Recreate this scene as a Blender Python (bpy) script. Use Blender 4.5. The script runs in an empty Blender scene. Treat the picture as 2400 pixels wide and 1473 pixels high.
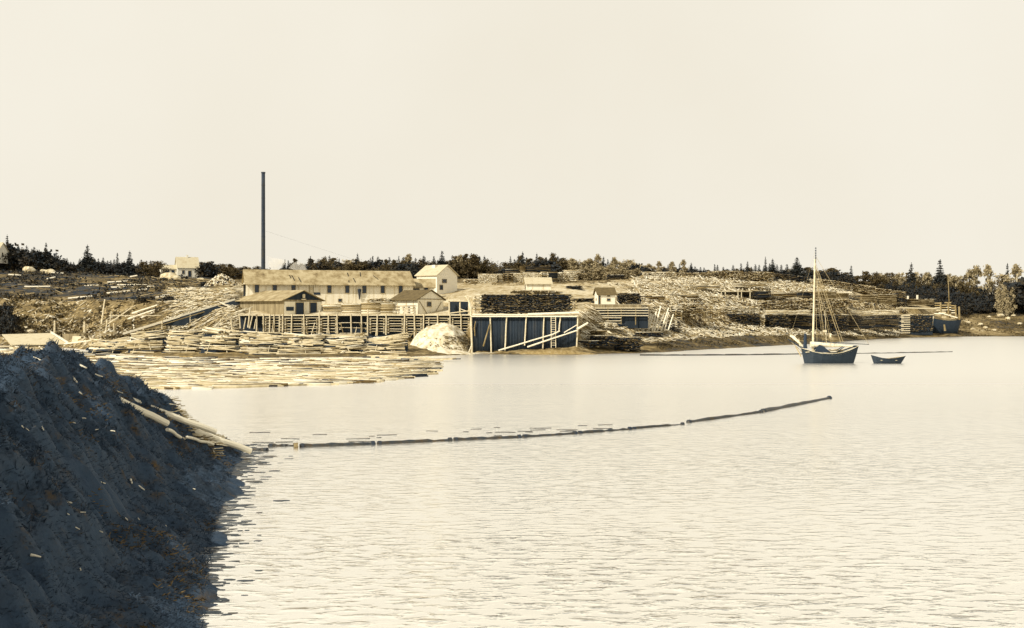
import bpy, math, random
import numpy as np
from mathutils import Vector, Matrix, noise
R = math.radians
rng = np.random.default_rng(7)
random.seed(7)
scene = bpy.context.scene
C = scene.collection

# ------------------------------------------------------------------ camera
F, CX, HY, CH = 2570.0, 1200.0, 730.0, 8.0
cam_d = bpy.data.cameras.new('camera')
cam_d.sensor_width = 36; cam_d.lens = 36*F/2400
cam_d.shift_y = -(736.5-HY)/2400
cam_d.clip_end = 9000
cam = bpy.data.objects.new('camera', cam_d); C.objects.link(cam)
cam.location = (0, 0, CH); cam.rotation_euler = (R(90), 0, 0)
scene.camera = cam

# ------------------------------------------------------------------ world / sun
SUN_EL, SUN_DIR = 40, Vector((-0.74, -0.67, 0))
SUN_DIR.normalize()
world = bpy.data.worlds.new('World'); scene.world = world; world.use_nodes = True
nt = world.node_tree; nt.nodes.clear()
wo = nt.nodes.new('ShaderNodeOutputWorld'); bg = nt.nodes.new('ShaderNodeBackground')
sky = nt.nodes.new('ShaderNodeTexSky'); sky.sky_type = 'NISHITA'; sky.sun_disc = False
sky.sun_elevation = R(SUN_EL); sky.sun_rotation = math.atan2(SUN_DIR.x, SUN_DIR.y)
sc_ = nt.nodes.new('ShaderNodeVectorMath'); sc_.operation = 'SCALE'; sc_.inputs['Scale'].default_value = 0.10
tc = nt.nodes.new('ShaderNodeTexCoord'); sx = nt.nodes.new('ShaderNodeSeparateXYZ')
ramp = nt.nodes.new('ShaderNodeValToRGB')
ramp.color_ramp.interpolation = 'EASE'
ramp.color_ramp.elements[0].position = 0.50; ramp.color_ramp.elements[0].color = (0, 0, 0, 1)
ramp.color_ramp.elements[1].position = 0.88; ramp.color_ramp.elements[1].color = (1, 1, 1, 1)
# overcast veil: very slight mottling of the thin cloud
nz = nt.nodes.new('ShaderNodeTexNoise'); nz.inputs['Scale'].default_value = 2.2; nz.inputs['Detail'].default_value = 5
cr = nt.nodes.new('ShaderNodeValToRGB')
cr.color_ramp.elements[0].position = 0.3; cr.color_ramp.elements[0].color = (0.865, 0.81, 0.685, 1)
cr.color_ramp.elements[1].position = 0.7; cr.color_ramp.elements[1].color = (0.93, 0.885, 0.775, 1)
mix = nt.nodes.new('ShaderNodeMix'); mix.data_type = 'RGBA'
L = nt.links.new
L(tc.outputs['Generated'], sx.inputs[0]); L(sx.outputs['Z'], ramp.inputs[0])
L(tc.outputs['Generated'], nz.inputs['Vector']); L(nz.outputs['Fac'], cr.inputs[0])
L(sky.outputs[0], sc_.inputs[0]); L(ramp.outputs[0], mix.inputs['Factor'])
vr = nt.nodes.new('ShaderNodeMapRange'); vr.interpolation_type = 'SMOOTHSTEP'; vr.inputs['From Min'].default_value = 0.27; vr.inputs['From Max'].default_value = 0.42
vr.inputs['To Min'].default_value = 1.0; vr.inputs['To Max'].default_value = 1.28; L(sx.outputs['Z'], vr.inputs['Value'])
vs = nt.nodes.new('ShaderNodeVectorMath'); vs.operation = 'SCALE'; L(cr.outputs[0], vs.inputs[0])
ht = nt.nodes.new('ShaderNodeVectorMath'); ht.operation = 'MULTIPLY'; ht.inputs[1].default_value = (1.2, 1.0, 0.74); L(vr.outputs[0], vs.inputs['Scale'])
L(vs.outputs[0], mix.inputs['A']); L(sc_.outputs[0], ht.inputs[0]); L(ht.outputs[0], mix.inputs['B'])
L(mix.outputs['Result'], bg.inputs[0]); bg.inputs[1].default_value = 1.0
L(bg.outputs[0], wo.inputs[0])
sun_d = bpy.data.lights.new('sun', 'SUN'); sun_d.energy = 4.6; sun_d.angle = R(0.5); sun_d.color = (1, 0.95, 0.84)
sun = bpy.data.objects.new('sun', sun_d); C.objects.link(sun)
sv = Vector((SUN_DIR.x*math.cos(R(SUN_EL)), SUN_DIR.y*math.cos(R(SUN_EL)), math.sin(R(SUN_EL))))
sun.rotation_euler = sv.to_track_quat('Z', 'Y').to_euler(); sun.location = (-40, -40, 60)
scene.view_settings.view_transform = 'Standard'; scene.view_settings.look = 'None'
scene.view_settings.exposure = 0.0; scene.view_settings.gamma = 1.0
scene.cycles.max_bounces = 5; scene.cycles.diffuse_bounces = 2; scene.cycles.glossy_bounces = 3
scene.cycles.transparent_max_bounces = 4; scene.cycles.volume_bounces = 3

# ------------------------------------------------------------------ helpers
def W(px, py, Y):
    return Vector(((px-CX)/F*Y, Y, CH-(py-HY)/F*Y))
def XA(px, Y): return (px-CX)/F*Y
def ZA(py, Y): return CH-(py-HY)/F*Y
def YW(py): return CH*F/(py-HY)          # water distance under a pixel row

def mat(name, cols, scale=3.0, rough=0.85, island=0.0, stretch=(1, 1, 1), bump=0.0, planks=0.0, detail=6.0, spread=(0.3, 0.7), metallic=0.0, attr=None, spec=0.2):
    """procedural material: noise between cols, optional random value per board, optional plank bands"""
    m = bpy.data.materials.new(name); m.use_nodes = True
    n = m.node_tree.nodes; l = m.node_tree.links.new
    b = n['Principled BSDF']; b.inputs['Roughness'].default_value = rough
    b.inputs['Metallic'].default_value = metallic
    b.inputs['Specular IOR Level'].default_value = spec
    t = n.new('ShaderNodeTexCoord'); mp = n.new('ShaderNodeMapping'); mp.inputs['Scale'].default_value = stretch
    l(t.outputs['Object'], mp.inputs['Vector'])
    nz = n.new('ShaderNodeTexNoise'); nz.inputs['Scale'].default_value = scale; nz.inputs['Detail'].default_value = detail
    nz.inputs['Roughness'].default_value = 0.65
    l(mp.outputs[0], nz.inputs['Vector'])
    fac = nz.outputs['Fac']
    mr = n.new('ShaderNodeMapRange'); mr.inputs['From Min'].default_value = spread[0]; mr.inputs['From Max'].default_value = spread[1]
    l(fac, mr.inputs['Value']); fac = mr.outputs[0]
    if island:
        g = n.new('ShaderNodeNewGeometry'); mx = n.new('ShaderNodeMix'); mx.inputs['Factor'].default_value = island
        l(fac, mx.inputs['A']); l(g.outputs['Random Per Island'], mx.inputs['B']); fac = mx.outputs['Result']
    if planks:
        s = n.new('ShaderNodeSeparateXYZ'); l(t.outputs['Object'], s.inputs[0])
        a = n.new('ShaderNodeMath'); a.operation = 'ADD'; l(s.outputs['X'], a.inputs[0]); l(s.outputs['Y'], a.inputs[1])
        d = n.new('ShaderNodeMath'); d.operation = 'DIVIDE'; l(a.outputs[0], d.inputs[0]); d.inputs[1].default_value = planks
        f = n.new('ShaderNodeMath'); f.operation = 'FLOOR'; l(d.outputs[0], f.inputs[0])
        w = n.new('ShaderNodeTexWhiteNoise'); w.noise_dimensions = '1D'; l(f.outputs[0], w.inputs['W'])
        mx = n.new('ShaderNodeMix'); mx.inputs['Factor'].default_value = 0.45
        l(fac, mx.inputs['A']); l(w.outputs['Value'], mx.inputs['B']); fac = mx.outputs['Result']
    r = n.new('ShaderNodeValToRGB'); e = r.color_ramp.elements
    while len(e) < len(cols): e.new(0.5)
    for i, c in enumerate(cols):
        e[i].position = i/(len(cols)-1); e[i].color = (*c, 1)
    l(fac, r.inputs[0]); l(r.outputs[0], b.inputs['Base Color'])
    if bump:
        bp = n.new('ShaderNodeBump'); bp.inputs['Strength'].default_value = 0.6; bp.inputs['Distance'].default_value = bump
        l(nz.outputs['Fac'], bp.inputs['Height']); l(bp.outputs[0], b.inputs['Normal'])
    return m

DK = (0.021, 0.032, 0.046)      # blue-black
BR = (0.085, 0.052, 0.018)      # toned brown
TN = (0.30, 0.215, 0.085)
LT = (0.56, 0.47, 0.29)
CR = (0.78, 0.71, 0.54)
M = {
 'board': mat('fresh_board', [(0.05, 0.045, 0.04), TN, LT, CR, CR], 1.2, island=0.85, stretch=(1, 1, 3)),
 'slab': mat('pale_slab', [DK, TN, LT, CR, CR, (0.82, 0.76, 0.60)], 1.0, island=0.75),
 'pile_log': mat('tangled_log', [(0.012, 0.018, 0.026), DK, DK, TN, LT, CR, CR, CR], 1.5, island=0.9),
 'board_pale': mat('pale_board', [TN, LT, CR, CR], 1.2, island=0.7),
 'board_mid': mat('mixed_board', [DK, BR, TN, LT, CR], 1.2, island=0.85),
 'board_tan': mat('weathered_board', [BR, (0.2, 0.145, 0.06), LT], 1.2, island=0.7),
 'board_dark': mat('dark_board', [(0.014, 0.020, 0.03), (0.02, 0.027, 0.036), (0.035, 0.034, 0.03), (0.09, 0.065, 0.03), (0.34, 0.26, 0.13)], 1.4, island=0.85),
 'log': mat('barked_log', [(0.014, 0.02, 0.028), DK, BR, TN, LT, CR, CR, CR], 1.5, island=0.85, bump=0.02),
 'log_wet': mat('wet_log', [DK, (0.05, 0.05, 0.045), BR], 2.5, rough=0.5, bump=0.03, spec=0.4),
 'log_pale': mat('peeled_log', [LT, CR, CR], 1.6, bump=0.02, spread=(0.25, 0.6)),
 'post': mat('peeled_post', [TN, LT, CR], 2.0, island=0.5, bump=0.02, spread=(0.2, 0.6)),
 'wallwhite': mat('whitened_boards', [(0.42, 0.33, 0.19), LT, CR, (0.8, 0.74, 0.58), (0.84, 0.79, 0.64)], 0.7, planks=0.33, stretch=(2.5, 2.5, 0.35), spread=(0.25, 0.62)),
 'wallpaint': mat('white_paint', [LT, CR, (0.78, 0.73, 0.60)], 1.0, stretch=(1, 1, 4), spread=(0.2, 0.5)),
 'walltan': mat('raw_board_wall', [(0.13, 0.10, 0.055), (0.27, 0.215, 0.12), (0.42, 0.345, 0.21)], 0.8, planks=0.3, stretch=(2, 2, 0.4)),
 'walldark': mat('tarred_plank', [(0.013, 0.020, 0.028), (0.021, 0.030, 0.040), (0.032, 0.040, 0.046)], 0.8, planks=0.35, stretch=(2, 2, 0.4)),  # plain dark plank tone, also used for backings and pile cores
 'roof': mat('shingle_roof', [(0.12, 0.085, 0.04), (0.29, 0.22, 0.11), (0.43, 0.35, 0.2), (0.5, 0.42, 0.26)], 0.7, stretch=(1, 0.6, 1), spread=(0.25, 0.75)),
 'rooflight': mat('pale_shingle_roof', [TN, (0.48, 0.40, 0.25), (0.55, 0.48, 0.32)], 0.9, spread=(0.2, 0.5)),
 'roofbrown': mat('brown_shingle_roof', [(0.09, 0.065, 0.03), (0.17, 0.125, 0.055)], 1.2),
 'dark': mat('dark_paint', [(0.016, 0.03, 0.055), DK], 2.0, rough=0.6),
 'glass': mat('dark_pane', [(0.01, 0.02, 0.035), (0.02, 0.035, 0.055)], 1.0, rough=0.15, spec=0.5),
 'iron': mat('sooty_iron', [(0.018, 0.028, 0.045), (0.035, 0.045, 0.06), (0.06, 0.055, 0.04)], 1.5, rough=0.7, stretch=(1, 1, 0.3)),
 'hull': mat('dark_hull_paint', [(0.014, 0.023, 0.034), (0.022, 0.033, 0.046)], 1.5, rough=0.5),
 'sail': mat('furled_canvas', [LT, CR, (0.78, 0.73, 0.60)], 3.0, bump=0.05),
 'saw': mat('sawdust', [(0.36, 0.28, 0.15), LT, CR, CR], 0.9, bump=0.1),
 'spruce': mat('spruce_needles', [(0.014, 0.022, 0.030), (0.030, 0.034, 0.032), (0.06, 0.045, 0.02)], 0.6, island=0.4),
 'leaf': mat('broadleaf', [(0.03, 0.03, 0.025), (0.09, 0.065, 0.027), (0.20, 0.15, 0.065)], 0.5, island=0.5),
 'leafpale': mat('pale_leaf', [(0.20, 0.155, 0.075), (0.36, 0.29, 0.16), (0.52, 0.44, 0.28)], 0.5, island=0.5),
 'bush': mat('dark_bush', [(0.013, 0.021, 0.031), (0.022, 0.027, 0.030), (0.05, 0.038, 0.02), (0.10, 0.07, 0.03)], 0.35, island=0.4),
 'turf': mat('turf', [(0.016, 0.028, 0.046), (0.031, 0.052, 0.080), (0.038, 0.058, 0.084), (0.10, 0.068, 0.028)], 0.8, island=0.25),
 'trunk': mat('bark', [(0.05, 0.04, 0.025), (0.14, 0.10, 0.05)], 2.0),
 'birch': mat('pale_bark', [LT, CR], 2.0),
 'rock': mat('pale_rock', [TN, LT, CR], 0.8, bump=0.1),
 'cloth': mat('dark_cloth', [(0.015, 0.028, 0.05), (0.03, 0.04, 0.055)], 6.0),
 'skin': mat('skin', [(0.36, 0.25, 0.15), (0.45, 0.32, 0.2)], 6.0),
 'kelp': mat('rockweed', [(0.05, 0.04, 0.026), (0.11, 0.075, 0.03), (0.17, 0.12, 0.05)], 2.0, island=0.5),
 'rope': mat('rope', [TN, LT], 3.0),
}

class MB:
    """collects boxes, rods and sheets and links them as one mesh"""
    def __init__(s): s.v = []; s.f = []; s.n = 0
    def raw(s, v, f):
        s.v.extend([tuple(p) for p in v]); s.f.extend([tuple(i+s.n for i in q) for q in f]); s.n += len(v)
    def box(s, c, size, rot=None):
        hx, hy, hz = size[0]/2, size[1]/2, size[2]/2
        pts = [Vector((x*hx, y*hy, z*hz)) for z in (-1, 1) for x, y in ((-1, -1), (1, -1), (1, 1), (-1, 1))]
        c = Vector(c)
        if rot is not None: pts = [rot @ p for p in pts]
        s.raw([p+c for p in pts], [(3, 2, 1, 0), (4, 5, 6, 7), (0, 1, 5, 4), (1, 2, 6, 5), (2, 3, 7, 6), (3, 0, 4, 7)])
        return s
    def beam(s, p0, p1, w, h, roll=0.0):
        p0 = Vector(p0); p1 = Vector(p1); d = p1-p0; ln = d.length
        if ln < 1e-6: return s
        q = d.to_track_quat('X', 'Z').to_matrix() @ Matrix.Rotation(roll, 3, 'X')
        return s.box((p0+p1)/2, (ln, w, h), q)
    def rod(s, p0, p1, r0, r1=None, n=6, seg=1, wob=0.0):
        r1 = r0 if r1 is None else r1
        p0 = Vector(p0); p1 = Vector(p1); d = p1-p0; ln = d.length
        if ln < 1e-6: return s
        q = d.to_track_quat('Z', 'Y').to_matrix()
        v = []; f = []
        for k in range(seg+1):
            t = k/seg
            o = p0+d*t
            if 0 < k < seg: o = o+q @ Vector((random.uniform(-wob, wob), random.uniform(-wob, wob), 0))
            r = r0+(r1-r0)*t
            for j in range(n):
                a = 2*math.pi*j/n
                v.append(o+q @ Vector((math.cos(a)*r, math.sin(a)*r, 0)))
        for k in range(seg):
            for j in range(n):
                a, b = k*n+j, k*n+(j+1) % n
                f.append((a, b, b+n, a+n))
        f.append(tuple(range(n-1, -1, -1))); f.append(tuple(seg*n+j for j in range(n)))
        s.raw(v, f); return s
    def build(s, name, m, parent=None, smooth=False):
        me = bpy.data.meshes.new(name); me.from_pydata(s.v, [], s.f); me.update()
        me.materials.append(m)
        if smooth: me.polygons.foreach_set('use_smooth', [True]*len(me.polygons))
        o = bpy.data.objects.new(name, me); C.objects.link(o)
        if parent is not None: o.parent = parent
        return o

def boxes_np(name, m, ctr, dirs, size, parent=None, up=None):
    """many boxes at once: ctr (n,3), dirs (n,3) long axis, size (n,3)"""
    n = len(ctr); ctr = np.asarray(ctr, float); d = np.asarray(dirs, float); d /= np.linalg.norm(d, axis=1)[:, None]
    u = np.tile(np.array([0, 0, 1.0]), (n, 1)) if up is None else np.asarray(up, float)
    s = np.cross(u, d); s /= (np.linalg.norm(s, axis=1)[:, None]+1e-9); u = np.cross(d, s)
    size = np.asarray(size, float)/2
    sg = np.array([(-1, -1, -1), (1, -1, -1), (1, 1, -1), (-1, 1, -1), (-1, -1, 1), (1, -1, 1), (1, 1, 1), (-1, 1, 1)], float)
    v = ctr[:, None, :]+sg[None, :, 0:1]*size[:, None, 0:1]*d[:, None, :]+sg[None, :, 1:2]*size[:, None, 1:2]*s[:, None, :]+sg[None, :, 2:3]*size[:, None, 2:3]*u[:, None, :]
    q = np.array([(3, 2, 1, 0), (4, 5, 6, 7), (0, 1, 5, 4), (1, 2, 6, 5), (2, 3, 7, 6), (3, 0, 4, 7)])
    f = (q[None]+(np.arange(n)*8)[:, None, None]).reshape(-1, 4)
    return mesh_np(name, m, v.reshape(-1, 3), f, parent)
def mesh_np(name, m, v, f, parent=None, smooth=False):
    me = bpy.data.meshes.new(name); k = f.shape[1]
    me.vertices.add(len(v)); me.vertices.foreach_set('co', np.asarray(v, np.float32).ravel())
    me.loops.add(f.size); me.loops.foreach_set('vertex_index', f.astype(np.int32).ravel())
    me.polygons.add(len(f)); me.polygons.foreach_set('loop_start', np.arange(0, f.size, k, dtype=np.int32))
    me.polygons.foreach_set('loop_total', np.full(len(f), k, np.int32))
    me.update(calc_edges=True); me.validate()
    me.materials.append(m)
    if smooth: me.polygons.foreach_set('use_smooth', np.ones(len(f), bool))
    o = bpy.data.objects.new(name, me); C.objects.link(o)
    if parent is not None: o.parent = parent
    return o

def tag(o, label=None, cat=None, group=None, kind=None):
    if label: o['label'] = label
    if cat: o['category'] = cat
    if group: o['group'] = group
    if kind: o['kind'] = kind
    return o
def empty(name, loc, rz=0.0, label=None, cat=None, group=None):
    o = bpy.data.objects.new(name, None); C.objects.link(o); o.location = loc; o.rotation_euler = (0, 0, rz)
    o.empty_display_size = 0.5
    return tag(o, label, cat, group)
def copy_tree(o, parent=None):
    c = o.copy(); C.objects.link(c)
    if parent is not None: c.parent = parent
    for ch in list(o.children): copy_tree(ch, c)
    return c

# ------------------------------------------------------------------ terrain of the far shore
# control rows: shore, beach top, terrace foot, terrace top, mid slope, upper slope, tree base (distance, pixel row)
COLS = {
 -900: [(247, None), (256, 786), (264, 774), (288, 702), (330, 662), (365, 640), (430, 600)],
 0:    [(247, None), (256, 786), (264, 774), (288, 702), (330, 662), (365, 636), (430, 606)],
 160:  [(240, None), (250, 789), (262, 776), (284, 704), (320, 668), (360, 642), (430, 628)],
 300:  [(198, None), (215, 806), (240, 780), (266, 708), (300, 675), (345, 650), (430, 636)],
 540:  [(191, None), (204, 812), (216, 788), (232, 724), (262, 684), (330, 662), (430, 644)],
 600:  [(190, None), (203, 814), (217, 792), (221, 746), (240, 713), (320, 674), (430, 648)],
 950:  [(192, None), (203, 818), (217, 796), (221, 746), (240, 713), (310, 668), (430, 648)],
 1090: [(201, None), (206, 824), (217, 796), (221, 746), (240, 700), (300, 666), (430, 650)],
 1110: [(205, None), (205.5, 829), (208.5, 800), (212, 746), (232, 699), (300, 666), (430, 652)],
 1240: [(202, None), (205.5, 824), (208.5, 800), (212, 746), (232, 699), (300, 666), (430, 654)],
 1355: [(202, None), (206, 812), (209, 800), (213, 746), (234, 713), (300, 666), (430, 654)],
 1400: [(205, None), (214, 812), (226, 770), (236, 717), (252, 700), (310, 662), (430, 654)],
 1560: [(215, None), (232, 800), (248, 768), (258, 718), (280, 698), (345, 650), (440, 654)],
 1750: [(243, None), (260, 787), (285, 766), (296, 738), (325, 700), (372, 652), (450, 658)],
 1900: [(268, None), (284, 787), (302, 770), (312, 737), (335, 700), (375, 658), (450, 664)],
 2050: [(312, None), (322, 788), (334, 777), (345, 738), (360, 712), (385, 692), (450, 690)],
 2150: [(334, None), (340, 787), (350, 782), (356, 745), (366, 718), (392, 712), (450, 698)],
 2260: [(346, None), (352, 784), (362, 772), (380, 750), (405, 730), (425, 718), (470, 704)],
 2400: [(348, None), (356, 783), (372, 765), (392, 742), (412, 728), (430, 718), (470, 704)],
 4200: [(348, None), (356, 783), (372, 765), (392, 742), (412, 728), (430, 718), (470, 704)],
}
_px = np.array(sorted(COLS), float)
_cy = []; _cz = []
for p in _px:
    rows = COLS[int(p)]
    ys = [rows[0][0]-60, rows[0][0]-12] + [r[0] for r in rows] + [700, 4500]
    zs = [-3.0, -1.2] + [0.0 if r[1] is None else CH-(r[1]-HY)*r[0]/F for r in rows]
    zs += [zs[-1]+1.0, zs[-1]+14]
    _cy.append(ys); _cz.append(zs)
_cy = np.array(_cy); _cz = np.array(_cz)
KN = _cy.shape[1]
def terr(px, Y):
    """height and control index at pixel column px and distance Y (arrays)"""
    px = np.atleast_1d(np.asarray(px, float)); Y = np.atleast_1d(np.asarray(Y, float))
    cy = np.stack([np.interp(px, _px, _cy[:, k]) for k in range(KN)]); cz = np.stack([np.interp(px, _px, _cz[:, k]) for k in range(KN)])
    z = np.full(px.shape, -3.0); u = np.full(px.shape, -2.0)
    for k in range(KN-1):
        m = (Y >= cy[k]) & (Y < cy[k+1]) if k < KN-2 else (Y >= cy[k])
        t = np.where(m, (Y-cy[k])/(cy[k+1]-cy[k]), 0)
        ts = t*0.45+0.55*(t*t*(3-2*t))
        z = np.where(m, cz[k]+(cz[k+1]-cz[k])*ts, z); u = np.where(m, k-2+t, u)
    return z, u
def vnoise(x, y, seed=0):
    x = np.asarray(x, float); y = np.asarray(y, float)
    xi = np.floor(x).astype(int); yi = np.floor(y).astype(int); fx = x-xi; fy = y-yi
    fx = fx*fx*(3-2*fx); fy = fy*fy*(3-2*fy)
    def h(a, b):
        n = (a*374761393+b*668265263+seed*1274126177) & 0xffffffff
        n = ((n ^ (n >> 13))*1274126177) & 0xffffffff
        return ((n ^ (n >> 16)) & 0xffff)/65535.0
    return (h(xi, yi)*(1-fx)+h(xi+1, yi)*fx)*(1-fy)+(h(xi, yi+1)*(1-fx)+h(xi+1, yi+1)*fx)*fy
def fbm(x, y, seed=0, o=4):
    s = 0; a = 0.5
    for i in range(o): s = s+a*vnoise(np.asarray(x)*2**i, np.asarray(y)*2**i, seed+i); a *= 0.5
    return s
def ground_arr(X, Y):
    px = CX+F*np.asarray(X)/np.asarray(Y)
    z, u = terr(px, Y)
    z = z+np.where(u > 0.05, (fbm(np.asarray(X)/4, np.asarray(Y)/4, 3)-0.47)*1.1*np.clip(u, 0, 1), (fbm(np.asarray(X)/5, np.asarray(Y)/3, 9)-0.47)*0.25)
    return z, u
def G(X, Y): return float(ground_arr(np.array([X]), np.array([Y]))[0][0])
def GP(px, Y): return Vector((XA(px, Y), Y, G(XA(px, Y), Y)))

cols = np.concatenate([np.linspace(-900, -150, 60, endpoint=False), np.arange(-150, 2550, 4.0), np.linspace(2550, 4200, 90)])
rows = np.concatenate([np.linspace(120, 185, 12, endpoint=False), np.arange(185, 400, 1.1), np.linspace(400, 480, 34, endpoint=False), np.linspace(480, 1000, 20, endpoint=False), np.linspace(1000, 4400, 12)])
PX, YY = np.meshgrid(cols, rows); XX = (PX-CX)/F*YY
zz, uu = ground_arr(XX.ravel(), YY.ravel())
nc, nr = len(cols), len(rows)
idx = np.arange(nc*nr).reshape(nr, nc)
fq = np.stack([idx[:-1, :-1], idx[:-1, 1:], idx[1:, 1:], idx[1:, :-1]], -1).reshape(-1, 4)
# what the ground is made of: 0 dark scrub soil, 0.5 tan grass and mud, 1 pale sawdust
p = PX.ravel(); u = uu
tone = np.full(p.shape, 0.5)
def sm(a, b, x): t = np.clip((x-a)/(b-a), 0, 1); return t*t*(3-2*t)
xw, yw = XX.ravel(), YY.ravel()
streak = fbm(xw/7, yw/2.2, 21); patch = fbm(xw/14, yw/9, 31)
left = 1-sm(470, 560, p); right = sm(2120, 2230, p); midr = sm(1480, 1600, p)*(1-right)
tone = np.where(u > 2.6, 0.80, 0.55)
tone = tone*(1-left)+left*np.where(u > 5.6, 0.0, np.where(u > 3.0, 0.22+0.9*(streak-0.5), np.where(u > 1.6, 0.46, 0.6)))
tone = tone*(1-midr)+midr*np.where(u < 1.9, 0.42+0.3*(streak-0.5), 0.66)
tone = tone*(1-right)+right*np.where(u > 4.8, 0.1, 0.53+0.5*(patch-0.5))
tone = tone+(patch-0.47)*0.45+(streak-0.47)*0.35
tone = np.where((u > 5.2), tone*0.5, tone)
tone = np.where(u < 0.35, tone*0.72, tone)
tone = np.clip(tone, 0, 1)
mg = mat('shore_ground', [(0.02, 0.03, 0.042), (0.07, 0.052, 0.024), (0.21, 0.15, 0.06), (0.40, 0.31, 0.16), (0.62, 0.54, 0.37)], 1.0)
n_ = mg.node_tree.nodes; l_ = mg.node_tree.links.new
at = n_.new('ShaderNodeAttribute'); at.attribute_name = 'ground_kind'
nzz = [x for x in n_ if x.type == 'TEX_NOISE'][0]; nzz.inputs['Scale'].default_value = 0.9; nzz.inputs['Detail'].default_value = 9
rp = [x for x in n_ if x.type == 'VALTORGB'][0]; mr_ = [x for x in n_ if x.type == 'MAP_RANGE'][0]
mr_.inputs['To Min'].default_value = -0.28; mr_.inputs['To Max'].default_value = 0.28
ad = n_.new('ShaderNodeMath'); ad.operation = 'ADD'; l_(mr_.outputs[0], ad.inputs[0]); l_(at.outputs['Fac'], ad.inputs[1]); l_(ad.outputs[0], rp.inputs[0])
terrain = mesh_np('terrain', mg, np.stack([xw, yw, zz], -1), fq, smooth=True)
ca = terrain.data.attributes.new('ground_kind', 'FLOAT', 'POINT'); ca.data.foreach_set('value', tone.astype(np.float32))
tag(terrain, kind='structure')

# ------------------------------------------------------------------ near bank (left headland)
SH = np.array([(0, -4.5), (15, -6.0), (20, -6.9), (27.7, -8.1), (31, -8.9), (39, -10.9), (48, -12.8), (55, -14.3), (62.5, -15.7), (66, -17.0), (72, -21), (80, -26), (100, -35), (115, -41), (130, -52), (150, -76), (200, -112), (245, -118)])
def bank_z(X, Y):
    X = np.asarray(X, float); Y = np.asarray(Y, float)
    sh = np.interp(Y, SH[:, 0], SH[:, 1]); d = sh-X+.35+(fbm(X/3, Y/3, 77)-0.47)*2.0+(fbm(X/.7, Y/.5, 79)-0.47)*1.1
    top = np.interp(Y, [0, 46, 50, 55, 60, 66, 80, 110, 240], [6.2, 6.0, 5.6, 4.7, 3.5, 2.1, 1.9, 1.8, 1.5])
    wdt = np.interp(Y, [0, 46, 60, 70, 110], [7.5, 7.0, 4.6, 5.0, 8])
    t = np.clip(d/wdt, 0, 1)
    prof = np.where(t < 0.42, t*0.62, 0.26+(t-0.42)*1.276)
    z = top*prof+np.where(d < 0, d*0.28, 0)
    lump = (fbm(X/1.3, Y/1.3, 5, 5)-0.48)*.8
    z = z+lump*np.clip(d/2.5, 0, 1)*np.where(t > 0.75, 1.5, 0.9)*np.interp(Y, [0, 55, 70], [1, 1, 0.4])
    z = z+(fbm(X/0.9, Y/0.9, 55, 5)-0.48)*0.75*np.clip(d/1.5+0.1, 0, 1)
    z = z-np.clip(d-11, 0, 8)*0.09*np.interp(Y, [40, 70], [1, 0])
    for (lx, ly, lr, lh) in SOD: z = z+lh*np.exp(-(((X-lx)/lr)**2+((Y-ly)/lr)**2)**1.5)*(1+.8*lump)
    return np.maximum(z, -2.5)
SOD = [(XA(68, 45), 45, .5, .5), (XA(122, 46), 46, .45, .2), (XA(170, 48), 48, .6, .2), (XA(122, 46.5), 46.5, .4, .3), (XA(248, 54), 54, .55, .85)]
bx = np.concatenate([np.linspace(-130, -34, 80, endpoint=False), np.arange(-34, -4, 0.16)])
by = np.concatenate([np.arange(4, 20, 0.8), np.arange(20, 68, 0.17), np.linspace(68, 130, 90), np.linspace(132, 245, 50)])
BX, BY = np.meshgrid(bx, by); BZ = bank_z(BX.ravel(), BY.ravel())
idx = np.arange(BX.size).reshape(BX.shape)
fq = np.stack([idx[:-1, :-1], idx[:-1, 1:], idx[1:, 1:], idx[1:, :-1]], -1).reshape(-1, 4)
mb = mat('peat_bank', [(0.016, 0.028, 0.046), (0.031, 0.053, 0.084), (0.038, 0.062, 0.094), (0.042, 0.060, 0.084), (0.09, 0.06, 0.026)], 0.9, bump=0.35, detail=15, spread=(0.26, 0.70))
bank = mesh_np('bank', mb, np.stack([BX.ravel(), BY.ravel(), BZ], -1), fq, smooth=True)
tag(bank, kind='structure')
def ray_bank(px, py):
    Y = np.arange(14, 130, 0.05); X = XA(px, Y); Z = ZA(py, Y)
    h = np.maximum(bank_z(X, Y), 0)
    k = np.argmax(Z <= h); return Vector((X[k], Y[k], Z[k]))

# ------------------------------------------------------------------ water
wm = bpy.data.materials.new('river_water'); wm.use_nodes = True
n = wm.node_tree.nodes; l = wm.node_tree.links.new; b = n['Principled BSDF']
b.inputs['Base Color'].default_value = (0.99, 0.95, 0.85, 1); b.inputs['Metallic'].default_value = 0.86
b.inputs['IOR'].default_value = 1.33
t = n.new('ShaderNodeTexCoord')
def wnoise(sx_, sy_, sc, det, dist):
    mp = n.new('ShaderNodeMapping'); mp.inputs['Scale'].default_value = (sx_, sy_, 1); l(t.outputs['Object'], mp.inputs['Vector'])
    z = n.new('ShaderNodeTexNoise'); z.inputs['Scale'].default_value = sc; z.inputs['Detail'].default_value = det; z.inputs['Distortion'].default_value = dist
    l(mp.outputs[0], z.inputs['Vector']); return z
a1_ = wnoise(0.5, 1.2, 2.3, 3, 0.4); a2 = wnoise(0.45, 1.0, 0.42, 2, 0.3)
a1 = n.new('ShaderNodeMapRange'); a1.interpolation_type = 'SMOOTHSTEP'; a1.inputs['From Min'].default_value = 0.44; a1.inputs['From Max'].default_value = 0.88; l(a1_.outputs['Fac'], a1.inputs['Value']); a3 = wnoise(0.02, 0.05, 1.0, 3, 0)
mA = n.new('ShaderNodeMath'); mA.operation = 'MULTIPLY_ADD'; l(a2.outputs['Fac'], mA.inputs[0]); mA.inputs[1].default_value = 0.8; l(a1.outputs[0], mA.inputs[2])
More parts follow.
